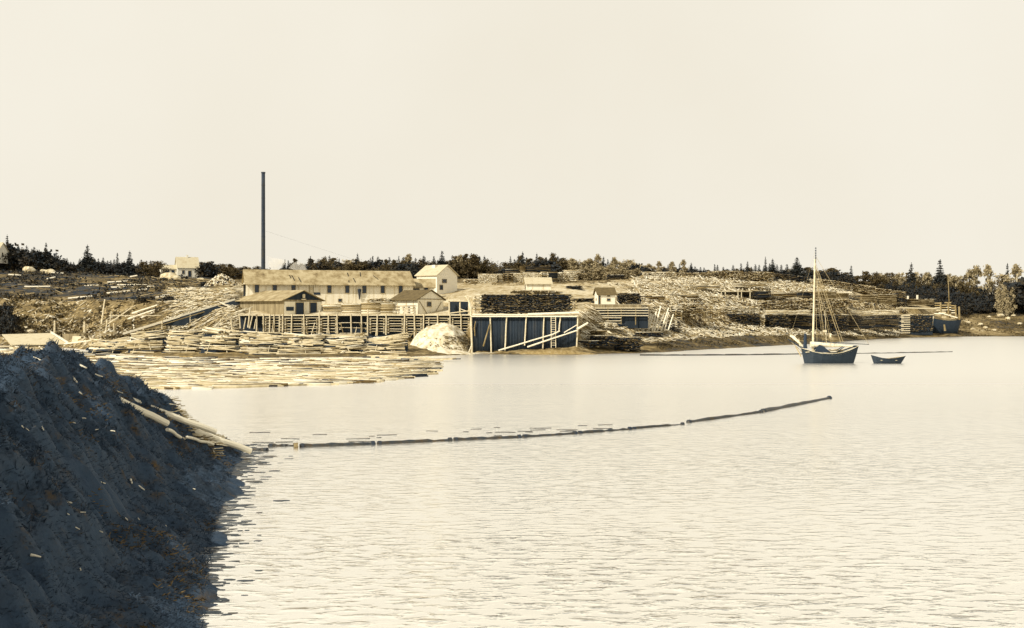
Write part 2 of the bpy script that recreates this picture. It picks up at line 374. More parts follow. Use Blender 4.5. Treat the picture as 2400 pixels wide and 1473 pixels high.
gust = n.new('ShaderNodeMapRange'); gust.inputs['From Min'].default_value = 0.35; gust.inputs['From Max'].default_value = 0.6; gust.inputs['To Min'].default_value = 0.2
l(a3.outputs['Fac'], gust.inputs['Value'])
# the cove behind the boom and under the far shore lies calmer than the open reach
sp = n.new('ShaderNodeSeparateXYZ'); l(t.outputs['Object'], sp.inputs[0])
calm = n.new('ShaderNodeMapRange'); calm.inputs['From Min'].default_value = 55; calm.inputs['From Max'].default_value = 170
calm.inputs['To Min'].default_value = 1.0; calm.inputs['To Max'].default_value = 0.35; l(sp.outputs['Y'], calm.inputs['Value'])
gm = n.new('ShaderNodeMath'); gm.operation = 'MULTIPLY'; l(gust.outputs[0], gm.inputs[0]); l(calm.outputs[0], gm.inputs[1])
bp = n.new('ShaderNodeBump'); bp.inputs['Distance'].default_value = 0.062; l(mA.outputs[0], bp.inputs['Height']); l(gm.outputs[0], bp.inputs['Strength'])
l(bp.outputs[0], b.inputs['Normal'])
rg = n.new('ShaderNodeMapRange'); rg.inputs['From Min'].default_value = 40; rg.inputs['From Max'].default_value = 150
rg.inputs['To Min'].default_value = 0.15; rg.inputs['To Max'].default_value = 0.32; l(sp.outputs['Y'], rg.inputs['Value']); l(rg.outputs[0], b.inputs['Roughness'])
wp = MB(); wp.raw([(-2500, -150, 0), (2500, -150, 0), (2500, 3500, 0), (-2500, 3500, 0)], [(0, 1, 2, 3)])
tag(wp.build('water', wm), kind='structure')
#==PART2==
# ------------------------------------------------------------------ buildings
def gable(name, label, cat, corner, phi, Ln, Wd, z0, ze, zr, wallm, roofm, ov=0.35, eave_drop=0.0):
    """gabled building. corner = front-left foot seen from the camera, phi = heading of its long wall; x runs along the wall, y goes back"""
    root = empty(name, (corner[0], corner[1], z0), phi, label, cat)
    h, r = ze-z0, zr-z0
    w = MB()
    v = [(0, 0, -1.5), (Ln, 0, -1.5), (Ln, Wd, -1.5), (0, Wd, -1.5), (0, 0, h), (Ln, 0, h), (Ln, Wd, h), (0, Wd, h), (0, Wd/2, r-0.05), (Ln, Wd/2, r-0.05)]
    w.raw(v, [(3, 2, 1, 0), (0, 1, 5, 4), (2, 3, 7, 6), (1, 2, 6, 9, 5), (3, 0, 4, 8, 7), (4, 5, 9, 8), (6, 7, 8, 9)])
    w.build('wall', wallm, root)
    rf = MB(); th = 0.14; sl = (r-h)/(Wd/2)
    for sgn in (0, 1):
        ye = -ov if sgn == 0 else Wd+ov
        zee = h-sl*ov
        ox = min(ov, .4); a = [(-ox, ye, zee+.03), (Ln+ox, ye, zee+.03), (Ln+ox, Wd/2, r+.03), (-ox, Wd/2, r+.03)]
        v = a+[(q[0], q[1], q[2]+th) for q in a]
        fs = [(3, 2, 1, 0), (4, 5, 6, 7), (0, 1, 5, 4), (1, 2, 6, 5), (2, 3, 7, 6), (3, 0, 4, 7)]
        if sgn: fs = [tuple(reversed(f)) for f in fs]
        rf.raw(v, fs)
    rr = rf.build('roof', roofm, root)
    fa = MB(); k = 0.05
    fa.box((Ln/2, -ov-0.03, h-sl*ov+0.02), (Ln+2*ov, 0.05, 0.2))
    return root, rr
def window(root, x, zc, w, h, y=0.0, side='front', boarded=False, bars=True, wd=0.0, trim='board_tan'):
    """a sash window proud of the wall; side front (y=0) or left (x=0) or right (x=wd)"""
    f = MB(); t = 0.09
    def P(a, d, z): return (a, y-d, z) if side == 'front' else ((-d, a, z) if side == 'left' else (wd+d, a, z))
    def bx_(m, a, z, ww, hh, d, th):
        s = (ww, th, hh) if side == 'front' else (th, ww, hh)
        m.box(P(a, d, z), s)
    bx_(f, x-w/2, zc, t, h+t, .05, .08); bx_(f, x+w/2, zc, t, h+t, .05, .08)
    bx_(f, x, zc+h/2, w+.16, t, .055, .09); bx_(f, x, zc-h/2, w+.2, t, .06, .12)
    if bars and not boarded: bx_(f, x, zc, w, .07, .045, .06)
    o = f.build('window', M[trim], root)
    pn = MB()
    if boarded:
        for k in range(3): bx_(pn, x, zc-h/2+h*(k+.5)/3, w-.1, h/3-.07, .03, .03)
        pn.build('shutter', M['board'], o)
    else:
        bx_(pn, x, zc, w-.04, h-.04, .02, .03); pn.build('pane', M['glass'], o)
    return o
def door(root, x, w, h, y=0.0, m='dark', side='front', wd=0.0, z=0.0):
    d = MB()
    if side == 'front': d.box((x, y-.04, z+h/2), (w, .06, h))
    elif side == 'right': d.box((wd+.04, x, z+h/2), (.06, w, h))
    else: d.box((-.04, x, z+h/2), (.06, w, h))
    o = d.build('door', M[m], root)
    e = MB()
    for s in (-1, 1):
        if side == 'front': e.box((x+s*(w/2+.06), y-.05, z+h/2), (.12, .09, h+.1))
        elif side == 'right': e.box((wd+.05, x+s*(w/2+.06), z+h/2), (.09, .12, h+.1))
        else: e.box((-.05, x+s*(w/2+.06), z+h/2), (.09, .12, h+.1))
    if side == 'front': e.box((x, y-.05, z+h+.1), (w+.24, .1, .14))
    elif side == 'right': e.box((wd+.05, x, z+h+.1), (.1, w+.24, .14))
    else: e.box((-.05, x, z+h+.1), (.1, w+.24, .14))
    e.build('frame', M['board_tan'], o)
    return o

# sawmill
th = R(17); cy = 235.0
root, mr = gable('sawmill', 'long low sawmill with white board walls and a row of narrow windows', 'sawmill', (XA(577, cy), cy), th, 36.4, 10.5, 9.4, 14.15, 17.0, M['wallwhite'], M['roof'], ov=0.95)
def xm(px):  # where a column of the picture meets the mill's front wall
    a = (px-CX)/F; x0 = XA(577, cy); return (a*cy-x0)/(math.cos(th)-a*math.sin(th))
for i, px in enumerate([602, 644, 688, 730, 772, 814, 854, 897, 939]):
    window(root, xm(px), 3.55, .85, 1.95, boarded=(i == 3), bars=i in (2, 4, 6))
window(root, xm(797), 1.0, .75, .7, bars=False)
vb = MB(); vb.box((xm(743), -.06, 2.45), (1.4, .08, .5)); vb.build('hatch', M['dark'], root)
fn = MB(); fn.rod((xm(842), -.35, 2.9), (xm(842), -.35, 3.5), .33, .42, 8); fn.rod((xm(842), -.3, 1.2), (xm(842), -.35, 2.9), .1, .33, 8)
fn.build('chute', M['iron'], root)
rnd = random.Random(3)
for k in range(8):
    x = rnd.uniform(2, 34); sl = 2.85/5.25
    y0 = rnd.uniform(-.2, 3); y1 = min(5.0, y0+rnd.uniform(.8, 2.2))
    sh = MB(); sh.beam((x, y0, 4.75+y0*sl+.22), (x+rnd.uniform(-1, .3), y1, 4.75+y1*sl+.22), .18, .05); sh.build('roof_patch', M['board_dark'], mr)
# boarded end gable and the covered porch where the log haul enters
eg = MB(); eg.raw([(-.04, 1.0, 4.9), (-.04, 9.5, 4.9), (-.04, 5.25, 7.2)], [(0, 2, 1)]); eg.build('gable_panel', M['walltan'], root)
dr = MB(); dr.box((-.06, 5.6, 2.4), (.1, 6.0, 4.2)); dr.build('haul_opening', M['dark'], root)
pr = MB(); pr.raw([(0, 0, 4.5), (-2.6, .4, 3.7), (-2.6, 10.2, 3.7), (0, 10.5, 4.5), (0, 0, 4.66), (-2.6, .4, 3.86), (-2.6, 10.2, 3.86), (0, 10.5, 4.66)],
                  [(0, 1, 2, 3), (7, 6, 5, 4), (0, 4, 5, 1), (1, 5, 6, 2), (2, 6, 7, 3), (3, 7, 4, 0)])
pr.build('porch_roof', M['rooflight'], root)

# smokestack and guys
Ys = 256.0; sx0 = XA(617, Ys); zt = ZA(404, Ys); zb = G(sx0, Ys)
st = empty('smokestack', (sx0, Ys, zb), 0, 'tall thin iron smokestack rising behind the sawmill roof', 'smokestack')
s = MB(); s.rod((0, 0, 0), (0, 0, zt-zb), .50, .42, 16, 10); s.build('pipe', M['iron'], st, True)
for k in range(1, 10): z = (zt-zb)*k/10; s = MB(); s.rod((0, 0, z-.05), (0, 0, z+.05), .50-.008*k+.03, n=16); s.build('collar', M['iron'], st)
s = MB(); s.rod((0, 0, zt-zb-.25), (0, 0, zt-zb+.02), .50, .50, 16); s.build('rim', M['iron'], st)
for gx, gy in ((33, 6),):
    s = MB(); s.rod((0, 0, (zt-zb)*.55 if gx > 20 else (zt-zb)*.5), (gx, gy, 6), .009, n=4); s.build('guy_wire', M['iron'], st)

# wharf shed with the deep gable
ph = -R(40)
def shed(name, label, pxc, Yc, Ln, Wd, z0, ze, zr, wm_, rm, ov):
    # corner is the near right corner of the long wall: step back along the wall to the left end
    cx = XA(pxc, Yc); dx, dy = math.cos(ph), math.sin(ph)
    return gable(name, label, 'shed', (cx-Ln*dx, Yc-Ln*dy), ph, Ln, Wd, z0, ze, zr, wm_, rm, ov)
rt, rr = shed('wharf_shed', 'tan board shed with pale roof and dark gable on the wharf before the sawmill', 665, 224, 15.2, 10.0, 7.25, 10.35, 12.25, M['walltan'], M['roof'], .75)
gw = MB(); gw.box((15.26, 5.0, 1.35), (.06, 9.7, 2.75)); gw.build('front_boards', M['wallwhite'], rt)
gt = MB(); gt.raw([(15.25, 0.3, 3.12), (15.25, 9.7, 3.12), (15.25, 5.0, 4.9)], [(0, 1, 2)]); gt.build('gable_boards', M['walldark'], rt)
door(rt, 4.0, 2.0, 2.5, side='right', wd=15.32); door(rt, 7.6, 1.7, 2.5, side='right', wd=15.32)
e = MB(); e.box((15.36, 1.5, 1.25), (.06, 1.9, .8)); e.build('hatch', M['dark'], rt)
e = MB(); e.box((15.5, 4.95, 3.9), (.3, .5, .8)); e.box((15.45, 4.95, 3.2), (.3, 1.1, .25)); e.build('hoist_bracket', M['post'], rt)
rt2, _ = shed('packing_shed', 'small pale gabled shed with dark roof above the sawdust heap', 979, 224, 7.4, 7.6, 7.4, 10.5, 12.3, M['wallwhite'], M['roofbrown'], .65)
window(rt2, 3.3, 2.05, 1.2, 1.0, side='right', wd=7.4, bars=False)
e = MB(); e.box((7.47, 3.8, 3.1), (.08, 7.3, .14)); e.build('tie_beam', M['board_tan'], rt2)
e = MB(); e.beam((7.49, .5, 2.6), (7.49, 2.6, .1), .12, .06); e.build('cross_brace', M['board_tan'], rt2)
e = MB(); e.beam((7.49, 6.9, 2.5), (7.49, 5.2, .5), .12, .06); e.build('cross_brace', M['board_tan'], rt2)
# white gabled house behind the mill
rt3, _ = shed('boiler_house', 'white gabled house beside the right end of the sawmill', 1024, 265, 6.9, 7.2, 13.2, 16.85, 19.2, M['wallpaint'], M['rooflight'], .4)
window(rt3, 2.6, 2.15, 1.5, .95, side='right', wd=6.9, trim='board_tan'); door(rt3, 1.5, .95, 1.1, side='right', wd=6.9)
e = MB(); e.box((3.4, 2.8, 5.6), (1.1, .8, 1.1)); e.build('chimney', M['wallpaint'], rt3)
# annex
rt4, _ = gable('mill_annex', 'small low annex with two dark openings between sawmill and white house', 'shed', (XA(964, 252), 252), R(4), 5.3, 5, 10.6, 13.6, 15.4, M['wallwhite'], M['roof'], .3)
door(rt4, 3.4, .8, 2.4, z=.5); door(rt4, 1.1, 1.4, .7, z=1.9)
# white hut and its boardwalk
rt5, _ = gable('white_hut', 'small white hut with brown roof beside the lumber landing', 'hut', (XA(1402, 236), 236), R(9), 3.75, 3.4, 9.35, 11.7, 13.0, M['wallpaint'], M['roofbrown'], .35)
window(rt5, 2.3, 1.15, .7, .55, bars=False, trim='board_tan'); window(rt5, 2.3, 1.95, .6, .3, bars=False, trim='board_tan')
door(rt5, .25, .28, 2.0); window(rt5, 1.7, 1.2, .35, .5, side='left', bars=False)
# lean hut on the slope
rt6, _ = gable('slope_hut', 'low hut with pale roof on posts below the stacked lumber', 'hut', (XA(1234, 262), 262), R(6), 5.9, 4.0, 12.75, 14.65, 16.0, M['wallwhite'], M['rooflight'], .4)
door(rt6, 2.1, 1.2, 1.4, side='left', z=.2)
e = MB()
for x in (-.6, 1.2, 3.3, 5.2, 6.8): e.rod((x, -1.2, -2.2), (x, -1.2, .3), .1, n=6)
e.beam((-1, -1.2, .3), (9, -1.2, .3), .2, .2); e.beam((-1, -1.2, -.7), (7, -1.2, -.7), .15, .25); e.box((2.8, -.6, .15), (7.6, 1.2, .1))
e.build('platform', M['post'], rt6)
# farmhouse on the left skyline
rt7, _ = gable('farmhouse', 'pale clapboard farmhouse with chimney and side wing on the left hill', 'house', (XA(416, 372), 372), R(24), 7.0, 6.2, ZA(649, 372), ZA(627, 372), ZA(604, 376), M['wallpaint'], M['rooflight'], .3)
window(rt7, 1.9, 1.6, .8, 1.3, bars=False); door(rt7, 4.0, .9, 2.0); window(rt7, 3.0, 1.6, .8, 1.3, side='left')
e = MB(); e.box((3.6, 3.1, 7.0), (.7, .7, 1.2)); e.build('chimney', M['wallpaint'], rt7)
e = MB(); e.box((-2.6, 4.2, 1.2), (5.2, 4.0, 2.8)); e.build('side_wing', M['wallwhite'], rt7)
e = MB(); e.raw([(-5.4, 1.9, 2.55), (.0, 1.9, 2.55), (.0, 4.2, 4.0), (-5.4, 4.2, 4.0), (-5.4, 1.9, 2.7), (.0, 1.9, 2.7), (.0, 4.2, 4.15), (-5.4, 4.2, 4.15)], [(3, 2, 1, 0), (4, 5, 6, 7), (0, 1, 5, 4), (1, 2, 6, 5), (2, 3, 7, 6), (3, 0, 4, 7)])
e.build('wing_roof', M['rooflight'], rt7)
e = MB(); e.box((-1.2, 2.17, 1.3), (1.0, .06, 2.0)); e.box((-3.2, 2.17, 1.5), (1.6, .06, 1.0)); e.build('wing_door', M['dark'], rt7)
rt8, _ = gable('hilltop_house', 'white gable end of a house at the far left edge behind the trees', 'house', (XA(-65, 366), 366), R(0), 8.5, 7.5, ZA(606, 366), ZA(588, 366), ZA(570, 370), M['wallpaint'], M['rooflight'], .3)
window(rt8, 3.4, 1.5, .8, 1.2, side='right', wd=8.5)
window(rt8, 6.5, 1.4, .8, 1.2)

# ------------------------------------------------------------------ wharf: post and log cribwork under the sheds
YF = 215.5
wr = empty('timber_wharf', (XA(850, YF), YF, 3.0), 0, 'long wharf of upright posts and stacked crib logs below the sheds', 'wharf')
def wl(px, py, dy=0.0): 
    v = W(px, py, YF); return Vector((v.x-XA(850, YF), dy, v.z-3.0))
dk = MB(); x0 = wl(556, 740).x; x1 = wl(1103, 740).x
dk.box(((x0+x1)/2, 5.0, 4.22), (x1-x0, 10.4, .16)); dk.build('deck', M['board'], wr)
bk = MB(); bk.box(((x0+x1)/2, 1.9, 2.0), (x1-x0, .3, 4.2)); bk.build('backing', M['walldark'], wr)  # dark sheet behind the cribwork takes the place of shadow under the wharf
posts = [602, 618, 633, 643, 655, 664, 684, 714, 748, 770, 792, 824, 848, 863, 884, 905, 948, 972, 992, 1025, 1056, 1082]
rnd = random.Random(11)
tall = {748: 727, 863: 725, 948: 723, 898: 722}
for px in posts:
    pb = MB(); a = wl(px+rnd.uniform(-1, 1), 793); b_ = wl(px+rnd.uniform(-1.5, 1.5), tall.get(px, 737))
    a.y = b_.y = -.28; pb.rod(a, b_, .17, .12, 7, 3, .05); pb.build('post', M['post'], wr)
rw = 0
for a, b_, lo in ((618, 664, 785), (664, 714, 785), (714, 748, 783), (748, 792, 782), (792, 863, 782), (863, 905, 783), (905, 948, 783), (948, 992, 785), (1000, 1056, 774), (1056, 1103, 778)):
    cb = MB(); y = 746 if a != 792 else 757
    step = 6.3 if a != 792 else 12
    while y < lo:
        p0 = wl(a-rnd.uniform(0, 4), y+rnd.uniform(-1, 1)); p1 = wl(b_+rnd.uniform(0, 4), y+rnd.uniform(-1, 1))
        cb.rod(p0, p1, .09, .07, 6, 2, .04)
        for q in range(2):
            ex = wl(a+5+q*(b_-a-10), y+2.8); cb.rod((ex.x, -.32, ex.z), (ex.x, 1.6, ex.z), .12, n=6)
        y += step
    cb.build('crib_panel', M['post'], wr)
cb = MB(); cb.beam(wl(598, 739.5, -.1), wl(1103, 738.5, -.1), .3, .28); cb.build('cap_beam', M['post'], wr)
# sloping strut and floor under the left shed
for i, (a, b_, c, d, r_) in enumerate([(585, 768, 590, 722, .18), (575, 772, 580, 745, .12), (600, 771, 604, 748, .12), (568, 770, 566, 742, .14), (549, 772, 547, 748, .16), (590, 770, 597, 740, .14)]):
    pb = MB(); p0 = wl(a, b_); p1 = wl(c, d); p0.y = p1.y = -1.2-i*.12; pb.rod(p0, p1, r_, r_*.8, 6); pb.build('strut', M['post'], wr)
rnd = random.Random(23)
for i in range(16):
    px = rnd.uniform(606, 990); q = MB(); p0 = wl(px, 792); p0.y = -1.2; p1 = wl(px+rnd.uniform(-14, 14), rnd.uniform(752, 776)); p1.y = -.5
    q.rod(p0, p1, .09, .07, 6, 2, .04); q.build('loose_prop', M['post' if i % 2 else 'board_tan'], wr)
# open frame at the wharf's end
fr = empty('post_shelter', (XA(1052, 221), 221, 7.3), 0, 'open timber frame of posts and beams right of the packing shed', 'frame')
for px, top in ((1053, 698), (1078, 703), (1099, 698)):
    pb = MB(); x = XA(px, 221)-XA(1052, 221); pb.rod((x, 0, 0), (x, 0, ZA(top, 221)-7.3), .16, .14, 6); pb.build('post', M['post'], fr)
pb = MB(); pb.beam((-.5, -.2, 2.9), (4.2, -.2, 2.7), .2, .22); pb.beam((0, -.2, .3), (4.1, -.2, .8), .2, .2); pb.beam((2.2, -.2, 1.2), (4, -.2, .6), .12, .16); pb.build('rail', M['post'], fr)
pb = MB(); pb.box((2, 1.4, 1.3), (4.3, .3, 2.7)); pb.build('back_wall', M['walldark'], fr)

# ------------------------------------------------------------------ pier with planked face
YP = 206.0; x0 = XA(1104, YP); x1 = XA(1355, YP); xc = (x0+x1)/2
pr_ = empty('lumber_pier', (xc, YP, 0), 0, 'tall pier with dark planked face and pale upright posts', 'pier')
zt_ = ZA(741, YP)
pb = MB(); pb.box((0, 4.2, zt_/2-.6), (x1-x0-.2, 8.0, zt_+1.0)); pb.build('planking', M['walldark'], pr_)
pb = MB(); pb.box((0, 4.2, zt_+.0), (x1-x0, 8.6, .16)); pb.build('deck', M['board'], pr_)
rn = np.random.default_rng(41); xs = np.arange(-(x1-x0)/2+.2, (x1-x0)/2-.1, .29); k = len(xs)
M['tarboard'] = mat('tarred_board', [(0.008, 0.013, 0.020), (0.020, 0.030, 0.042), (0.028, 0.038, 0.050), (0.05, 0.052, 0.05)], 1.3, island=.55, stretch=(1, 1, .4))  # pier face boards: shade beneath the deck put into their dark tone
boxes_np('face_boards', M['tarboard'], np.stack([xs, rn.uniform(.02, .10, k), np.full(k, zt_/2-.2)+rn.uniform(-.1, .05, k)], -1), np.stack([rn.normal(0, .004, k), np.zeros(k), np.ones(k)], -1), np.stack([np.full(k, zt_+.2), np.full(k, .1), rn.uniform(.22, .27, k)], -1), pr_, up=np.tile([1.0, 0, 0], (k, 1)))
rnd = random.Random(5)
for px, bp_, tp, lean, r_ in ((1105, 828, 738, -2, .20), (1150, 828, 742, -3, .15), (1186, 815, 742, 4, .16), (1232, 804, 742, 4, .15), (1274, 812, 742, 3, .14), (1312, 772, 742, 4, .15), (1353, 810, 738, 3, .15)):
    q = MB(); q.rod((XA(px-lean*.6, YP)-xc, -.35, ZA(bp_, YP)-.5), (XA(px+lean*.4, YP)-xc, -.2, ZA(tp, YP)), r_, r_*.85, 8, 4, .035); q.build('post', M['post'], pr_)
q = MB(); q.beam((XA(1104, YP)-xc, -.35, ZA(737.5, YP)), (XA(1238, YP)-xc, -.35, ZA(738.5, YP)), .2, .2); q.beam((XA(1104, YP)-xc, -.5, ZA(742, YP)), (XA(1352, YP)-xc, -.5, ZA(742, YP)), .22, .22); q.build('cap_beam', M['log_pale'], pr_)
q = MB(); q.beam((XA(1237, YP)-xc, -.4, ZA(736.6, YP)), (XA(1357, YP)-xc, -.4, ZA(732.5, YP)), .22, .34); q.build('stringer', M['log_pale'], pr_)
q = MB(); q.beam((XA(1099, YP)-xc, -.8, .12), (XA(1200, YP)-xc, -.8, .16), .22, .2); q.beam((XA(1098, YP)-xc, -.7, .1), (XA(1105, YP)-xc, -.4, 1.5), .16, .16); q.build('sill_beam', M['log_pale'], pr_)
q = MB(); q.rod((XA(1133, YP)-xc, -1.0, ZA(812, YP)), (XA(1148, YP)-xc, -.45, ZA(760, YP)), .15, .12, 6); q.build('brace', M['board_tan'], pr_)
q = MB(); q.rod((XA(1113, YP)-xc, -.3, ZA(788, YP)), (XA(1112, YP)-xc, -.3, ZA(770, YP)), .10, .14, 6, 2, .05); q.rod((XA(1112, YP)-xc, -.3, ZA(770, YP)), (XA(1115, YP)-xc, -.3, ZA(753, YP)), .14, .08, 6, 2, .05); q.build('hanging_timber', M['board_tan'], pr_)
# curved tall mooring pile at the pier's left corner
q = MB()
pts = [(1104, 742, .25), (1103, 722, .24), (1099, 706, .20), (1091, 694, .12)]
for a, b_ in zip(pts, pts[1:]): q.rod(W(a[0], a[1], YP-.35), W(b_[0], b_[1], YP-.35), a[2], b_[2], 7)
tag(q.build('mooring_post', M['post']), 'pale bent post standing at the left corner of the pier', 'post')
# ladder and leaning spars
ld = empty('ladder', W(1297, 812, 205.2), 0, 'pale wooden ladder leaning on the dark pier face', 'ladder')
for s_, nm in ((-.42, 0), (.42, 0)):
    q = MB(); q.beam((s_, -.4, -.3), (s_, .35, 5.7), .13, .13); q.build('rail', M['post'], ld)
for k in range(13):
    z = .2+k*.42; q = MB(); q.rod((-.42, -.36+.12*z, z), (.42, -.36+.12*z, z), .05, n=5); q.build('rung', M['post'], ld)
for (a, b_, c, d, r0_, lab) in ((1168, 822, 1296, 784, .15, 'long pale spar slanting up across the pier face to the ladder'), (1236, 814, 1355, 774, .16, 'long pale spar slanting to the foot of the pier, right of the ladder'),
                              (1292, 786, 1312, 776, .14, 'short spar end poking out beside the ladder'), (1322, 780, 1352, 762, .10, 'thin tan pole leaning against the right pier post'), (1352, 772, 1378, 757, .22, 'thick pale squared timber lying off the right edge of the pier')):
    q = MB(); q.rod(W(a, b_, 204.6), W(c, d, 204.9), r0_, r0_*.8, 7, 3, .02); tag(q.build('spar', M['log_pale']), lab, 'spar', 'spars leaning on the pier')

# ------------------------------------------------------------------ landing with log retaining wall below the white hut
YR = 232.0; x0 = XA(1352, YR)
lw = empty('landing', (x0, YR, 4.5), 0, 'plank landing with horizontal log retaining wall under the white hut', 'landing')
q = MB(); xe = XA(1520, YR)-x0; q.box((xe/2-1.0, .6, 4.45), (xe-1, 1.0, .95)); q.build('plank_face', M['walltan'], lw)
q = MB(); q.box((xe/2, 3.2, 4.93), (xe+1, 6.2, .12)); q.build('deck', M['board'], lw)
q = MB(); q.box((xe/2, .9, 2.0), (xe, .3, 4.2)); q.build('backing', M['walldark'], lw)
for k, py in enumerate((723, 729, 735, 741, 746, 753)):
    q = MB(); q.rod((0, 0, ZA(py, YR)-4.5), (xe*(1 if k < 4 else .62), 0, ZA(py-.5, YR)-4.5), .13, .11, 6, 3, .04); q.build('wall_log', M['post'], lw)
for px in (1354, 1392, 1425, 1456, 1490): q = MB(); q.rod((XA(px, YR)-x0, .15, ZA(762, YR)-4.5), (XA(px, YR)-x0, .15, ZA(718, YR)-4.5), .12, n=6); q.build('post', M['board_tan'], lw)

# ------------------------------------------------------------------ lumber stacks
STK = {}
def stack(px0, px1, py0, py1, Y, depth, style, lab, m='board', group='stacked lumber on the right slope', seed=0, tilt=0.0, jag=0.12, rz=0.0):
    """a stack of sawn boards: style side (long boards seen), end (butts seen), rough (irregular slabs), crib (crossed ends)"""
    rn = np.random.default_rng(seed+int(px0)*3+int(py0))
    w = XA(px1, Y)-XA(px0, Y); h = ZA(py0, Y)-ZA(py1, Y); zb_ = ZA(py1, Y)
    xm_ = (XA(px0, Y)+XA(px1, Y))/2
    c_, d_, s_ = [], [], []
    th_ = {'side': .13, 'end': .2, 'rough': .17, 'crib': .26}[style]
    nl = max(3, int(h/th_)); th_ = h/nl
    for k in range(nl):
        z = th_*(k+.5)
        if style == 'side':
            x = -w/2
            while x < w/2-.3:
                ln = min(rn.uniform(2.5, 5.0), w/2-x)
                c_.append((x+ln/2, depth/2+rn.uniform(-.1, .1), z+tilt*x)); d_.append((1, rn.normal(0, .006), tilt+rn.normal(0, .006))); s_.append((ln-.05, depth+rn.uniform(-.3, .1), th_*rn.uniform(.55, .85))); x += ln
        elif style == 'crib':
            if k % 2 == 0:
                c_.append((0, depth*.15+rn.uniform(-.1, .1), z)); d_.append((1, 0, rn.normal(0, .01))); s_.append((w*rn.uniform(.95, 1.12), .5, th_*.55))
                c_.append((rn.uniform(-.1, .1), depth*.8, z)); d_.append((1, 0, 0)); s_.append((w*rn.uniform(.95, 1.1), .5, th_*.55))
            else:
                for q_ in range(max(2, int(w/.9))):
                    c_.append((-w/2+.25+(w-.5)*q_/max(1, int(w/.9)-1), depth/2, z)); d_.append((rn.normal(0, .03), 1, 0)); s_.append((depth*rn.uniform(.95, 1.1), .28, th_*.8))
        else:
            bw = .35 if style == 'end' else .55
            x = -w/2
            while x < w/2:
                ww = bw*rn.uniform(.6, 1.3); jy = rn.uniform(-jag, jag)*3
                if style == 'end':
                    c_.append((x+ww/2, depth/2+jy*.4, z+tilt*x)); d_.append((rn.normal(0, .01), 1, 0)); s_.append((depth, ww*.92, th_*rn.uniform(.6, .86)))
                else:
                    ww *= .75; L0 = rn.uniform(.5, 2.0)
                    c_.append((x+ww/2, rn.uniform(-.35, .5)+L0/2-.3, z+tilt*x+rn.normal(0, .05))); d_.append((rn.normal(0, .55), 1, rn.normal(0, .13))); s_.append((L0, ww*rn.uniform(.5, 1.0), th_*rn.uniform(.35, .8)))
                    if rn.random() < .16:
                        c_.append((x, rn.uniform(-.5, .1), z+tilt*x)); d_.append((1, rn.normal(0, .3), rn.normal(tilt, .10))); s_.append((rn.uniform(.8, 2.2), .22, th_*.5))
                x += ww
            if style == 'rough':  # packed heart of the stack
                c_.append((0, depth/2+.5, z+0)); d_.append((1, 0, tilt)); s_.append((w*.96, depth*.8, th_*.7))
    o = boxes_np('lumber_stack', M[m], c_, d_, s_)
    o.location = (xm_, Y, zb_); o.rotation_euler = (0, 0, rz)
    if style in ('side', 'end', 'rough') and w > 2.6:
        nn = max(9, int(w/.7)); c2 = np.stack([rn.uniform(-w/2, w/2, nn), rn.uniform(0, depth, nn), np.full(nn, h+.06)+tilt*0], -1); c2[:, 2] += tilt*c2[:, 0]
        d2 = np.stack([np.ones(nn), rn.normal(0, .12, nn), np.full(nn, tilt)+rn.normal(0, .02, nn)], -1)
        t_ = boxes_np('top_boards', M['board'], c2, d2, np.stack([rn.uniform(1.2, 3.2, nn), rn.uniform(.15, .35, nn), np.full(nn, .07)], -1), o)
    return tag(o, lab, 'lumber stack', group)
gA = 'lumber stacks behind the wharf rail'
# on the wharf deck between the sheds
stack(757, 800, 714, 738, 221, 3.0, 'side', 'pale board stack on the wharf just right of the tan shed', group=gA)
stack(800, 845, 712, 738, 221, 3.0, 'side', 'pale board stack on the wharf under the sawmill chute', group=gA)
stack(846, 890, 711, 738, 221, 3.0, 'side', 'pale board stack on the wharf below the two rightmost mill windows', group=gA)
stack(891, 928, 709, 738, 221, 3.0, 'side', 'tallest board stack on the wharf, left of the packing shed roof', group=gA)
stack(929, 972, 716, 738, 220, 3.0, 'crib', 'loosely crossed board stack touching the packing shed', group=gA)
stack(862, 917, 701, 713, 228, 3.0, 'rough', 'rough slab pile behind the wharf stacks at the packing shed eave', group=gA)
# dark slab pile on the pier
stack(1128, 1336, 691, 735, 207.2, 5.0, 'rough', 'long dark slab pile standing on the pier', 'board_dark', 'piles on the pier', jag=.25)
stack(1109, 1131, 694, 735, 206.9, 4.5, 'crib', 'crossed pale timbers at the left end of the dark pier pile', 'board', 'piles on the pier')
stack(1335, 1354, 702, 733, 206.9, 4.5, 'crib', 'crossed pale timbers at the right end of the dark pier pile', 'board', 'piles on the pier')
# lumber yard on the skyline
gB = 'lumber stacks on the skyline yard'
for a, b_, t_, lab, m_, st_ in ((1120, 1164, 643, 'leftmost light stack of the skyline yard', 'board_pale', 'end'), (1165, 1178, 642, 'narrow light stack beside the brownish one on the skyline', 'board_pale', 'side'),
                          (1179, 1202, 641, 'brownish open stack with board butts on the skyline', 'board_tan', 'crib'), (1203, 1232, 641, 'light stack behind the slope hut ridge, left', 'board_pale', 'end'),
                          (1233, 1266, 640, 'light stack right above the slope hut roof', 'board_pale', 'end'), (1267, 1286, 637, 'high light crossed stack at the right of the slope hut', 'board_pale', 'crib')):
    stack(a, b_, t_, 665, 322+(a % 7)*.6, 4.0, st_, lab, m_, gB)
stack(1287, 1307, 636, 660, 322, 4.0, 'side', 'dark narrow stack between two light stacks on the skyline', 'board_dark', gB)
stack(1308, 1352, 639, 660, 325, 5.0, 'rough', 'light jumbled slab stack right of the dark narrow stack', 'slab', gB)
stack(1322, 1361, 634, 640, 329, 4.0, 'side', 'small neat board stack topping the light jumbled stack', 'board', gB)
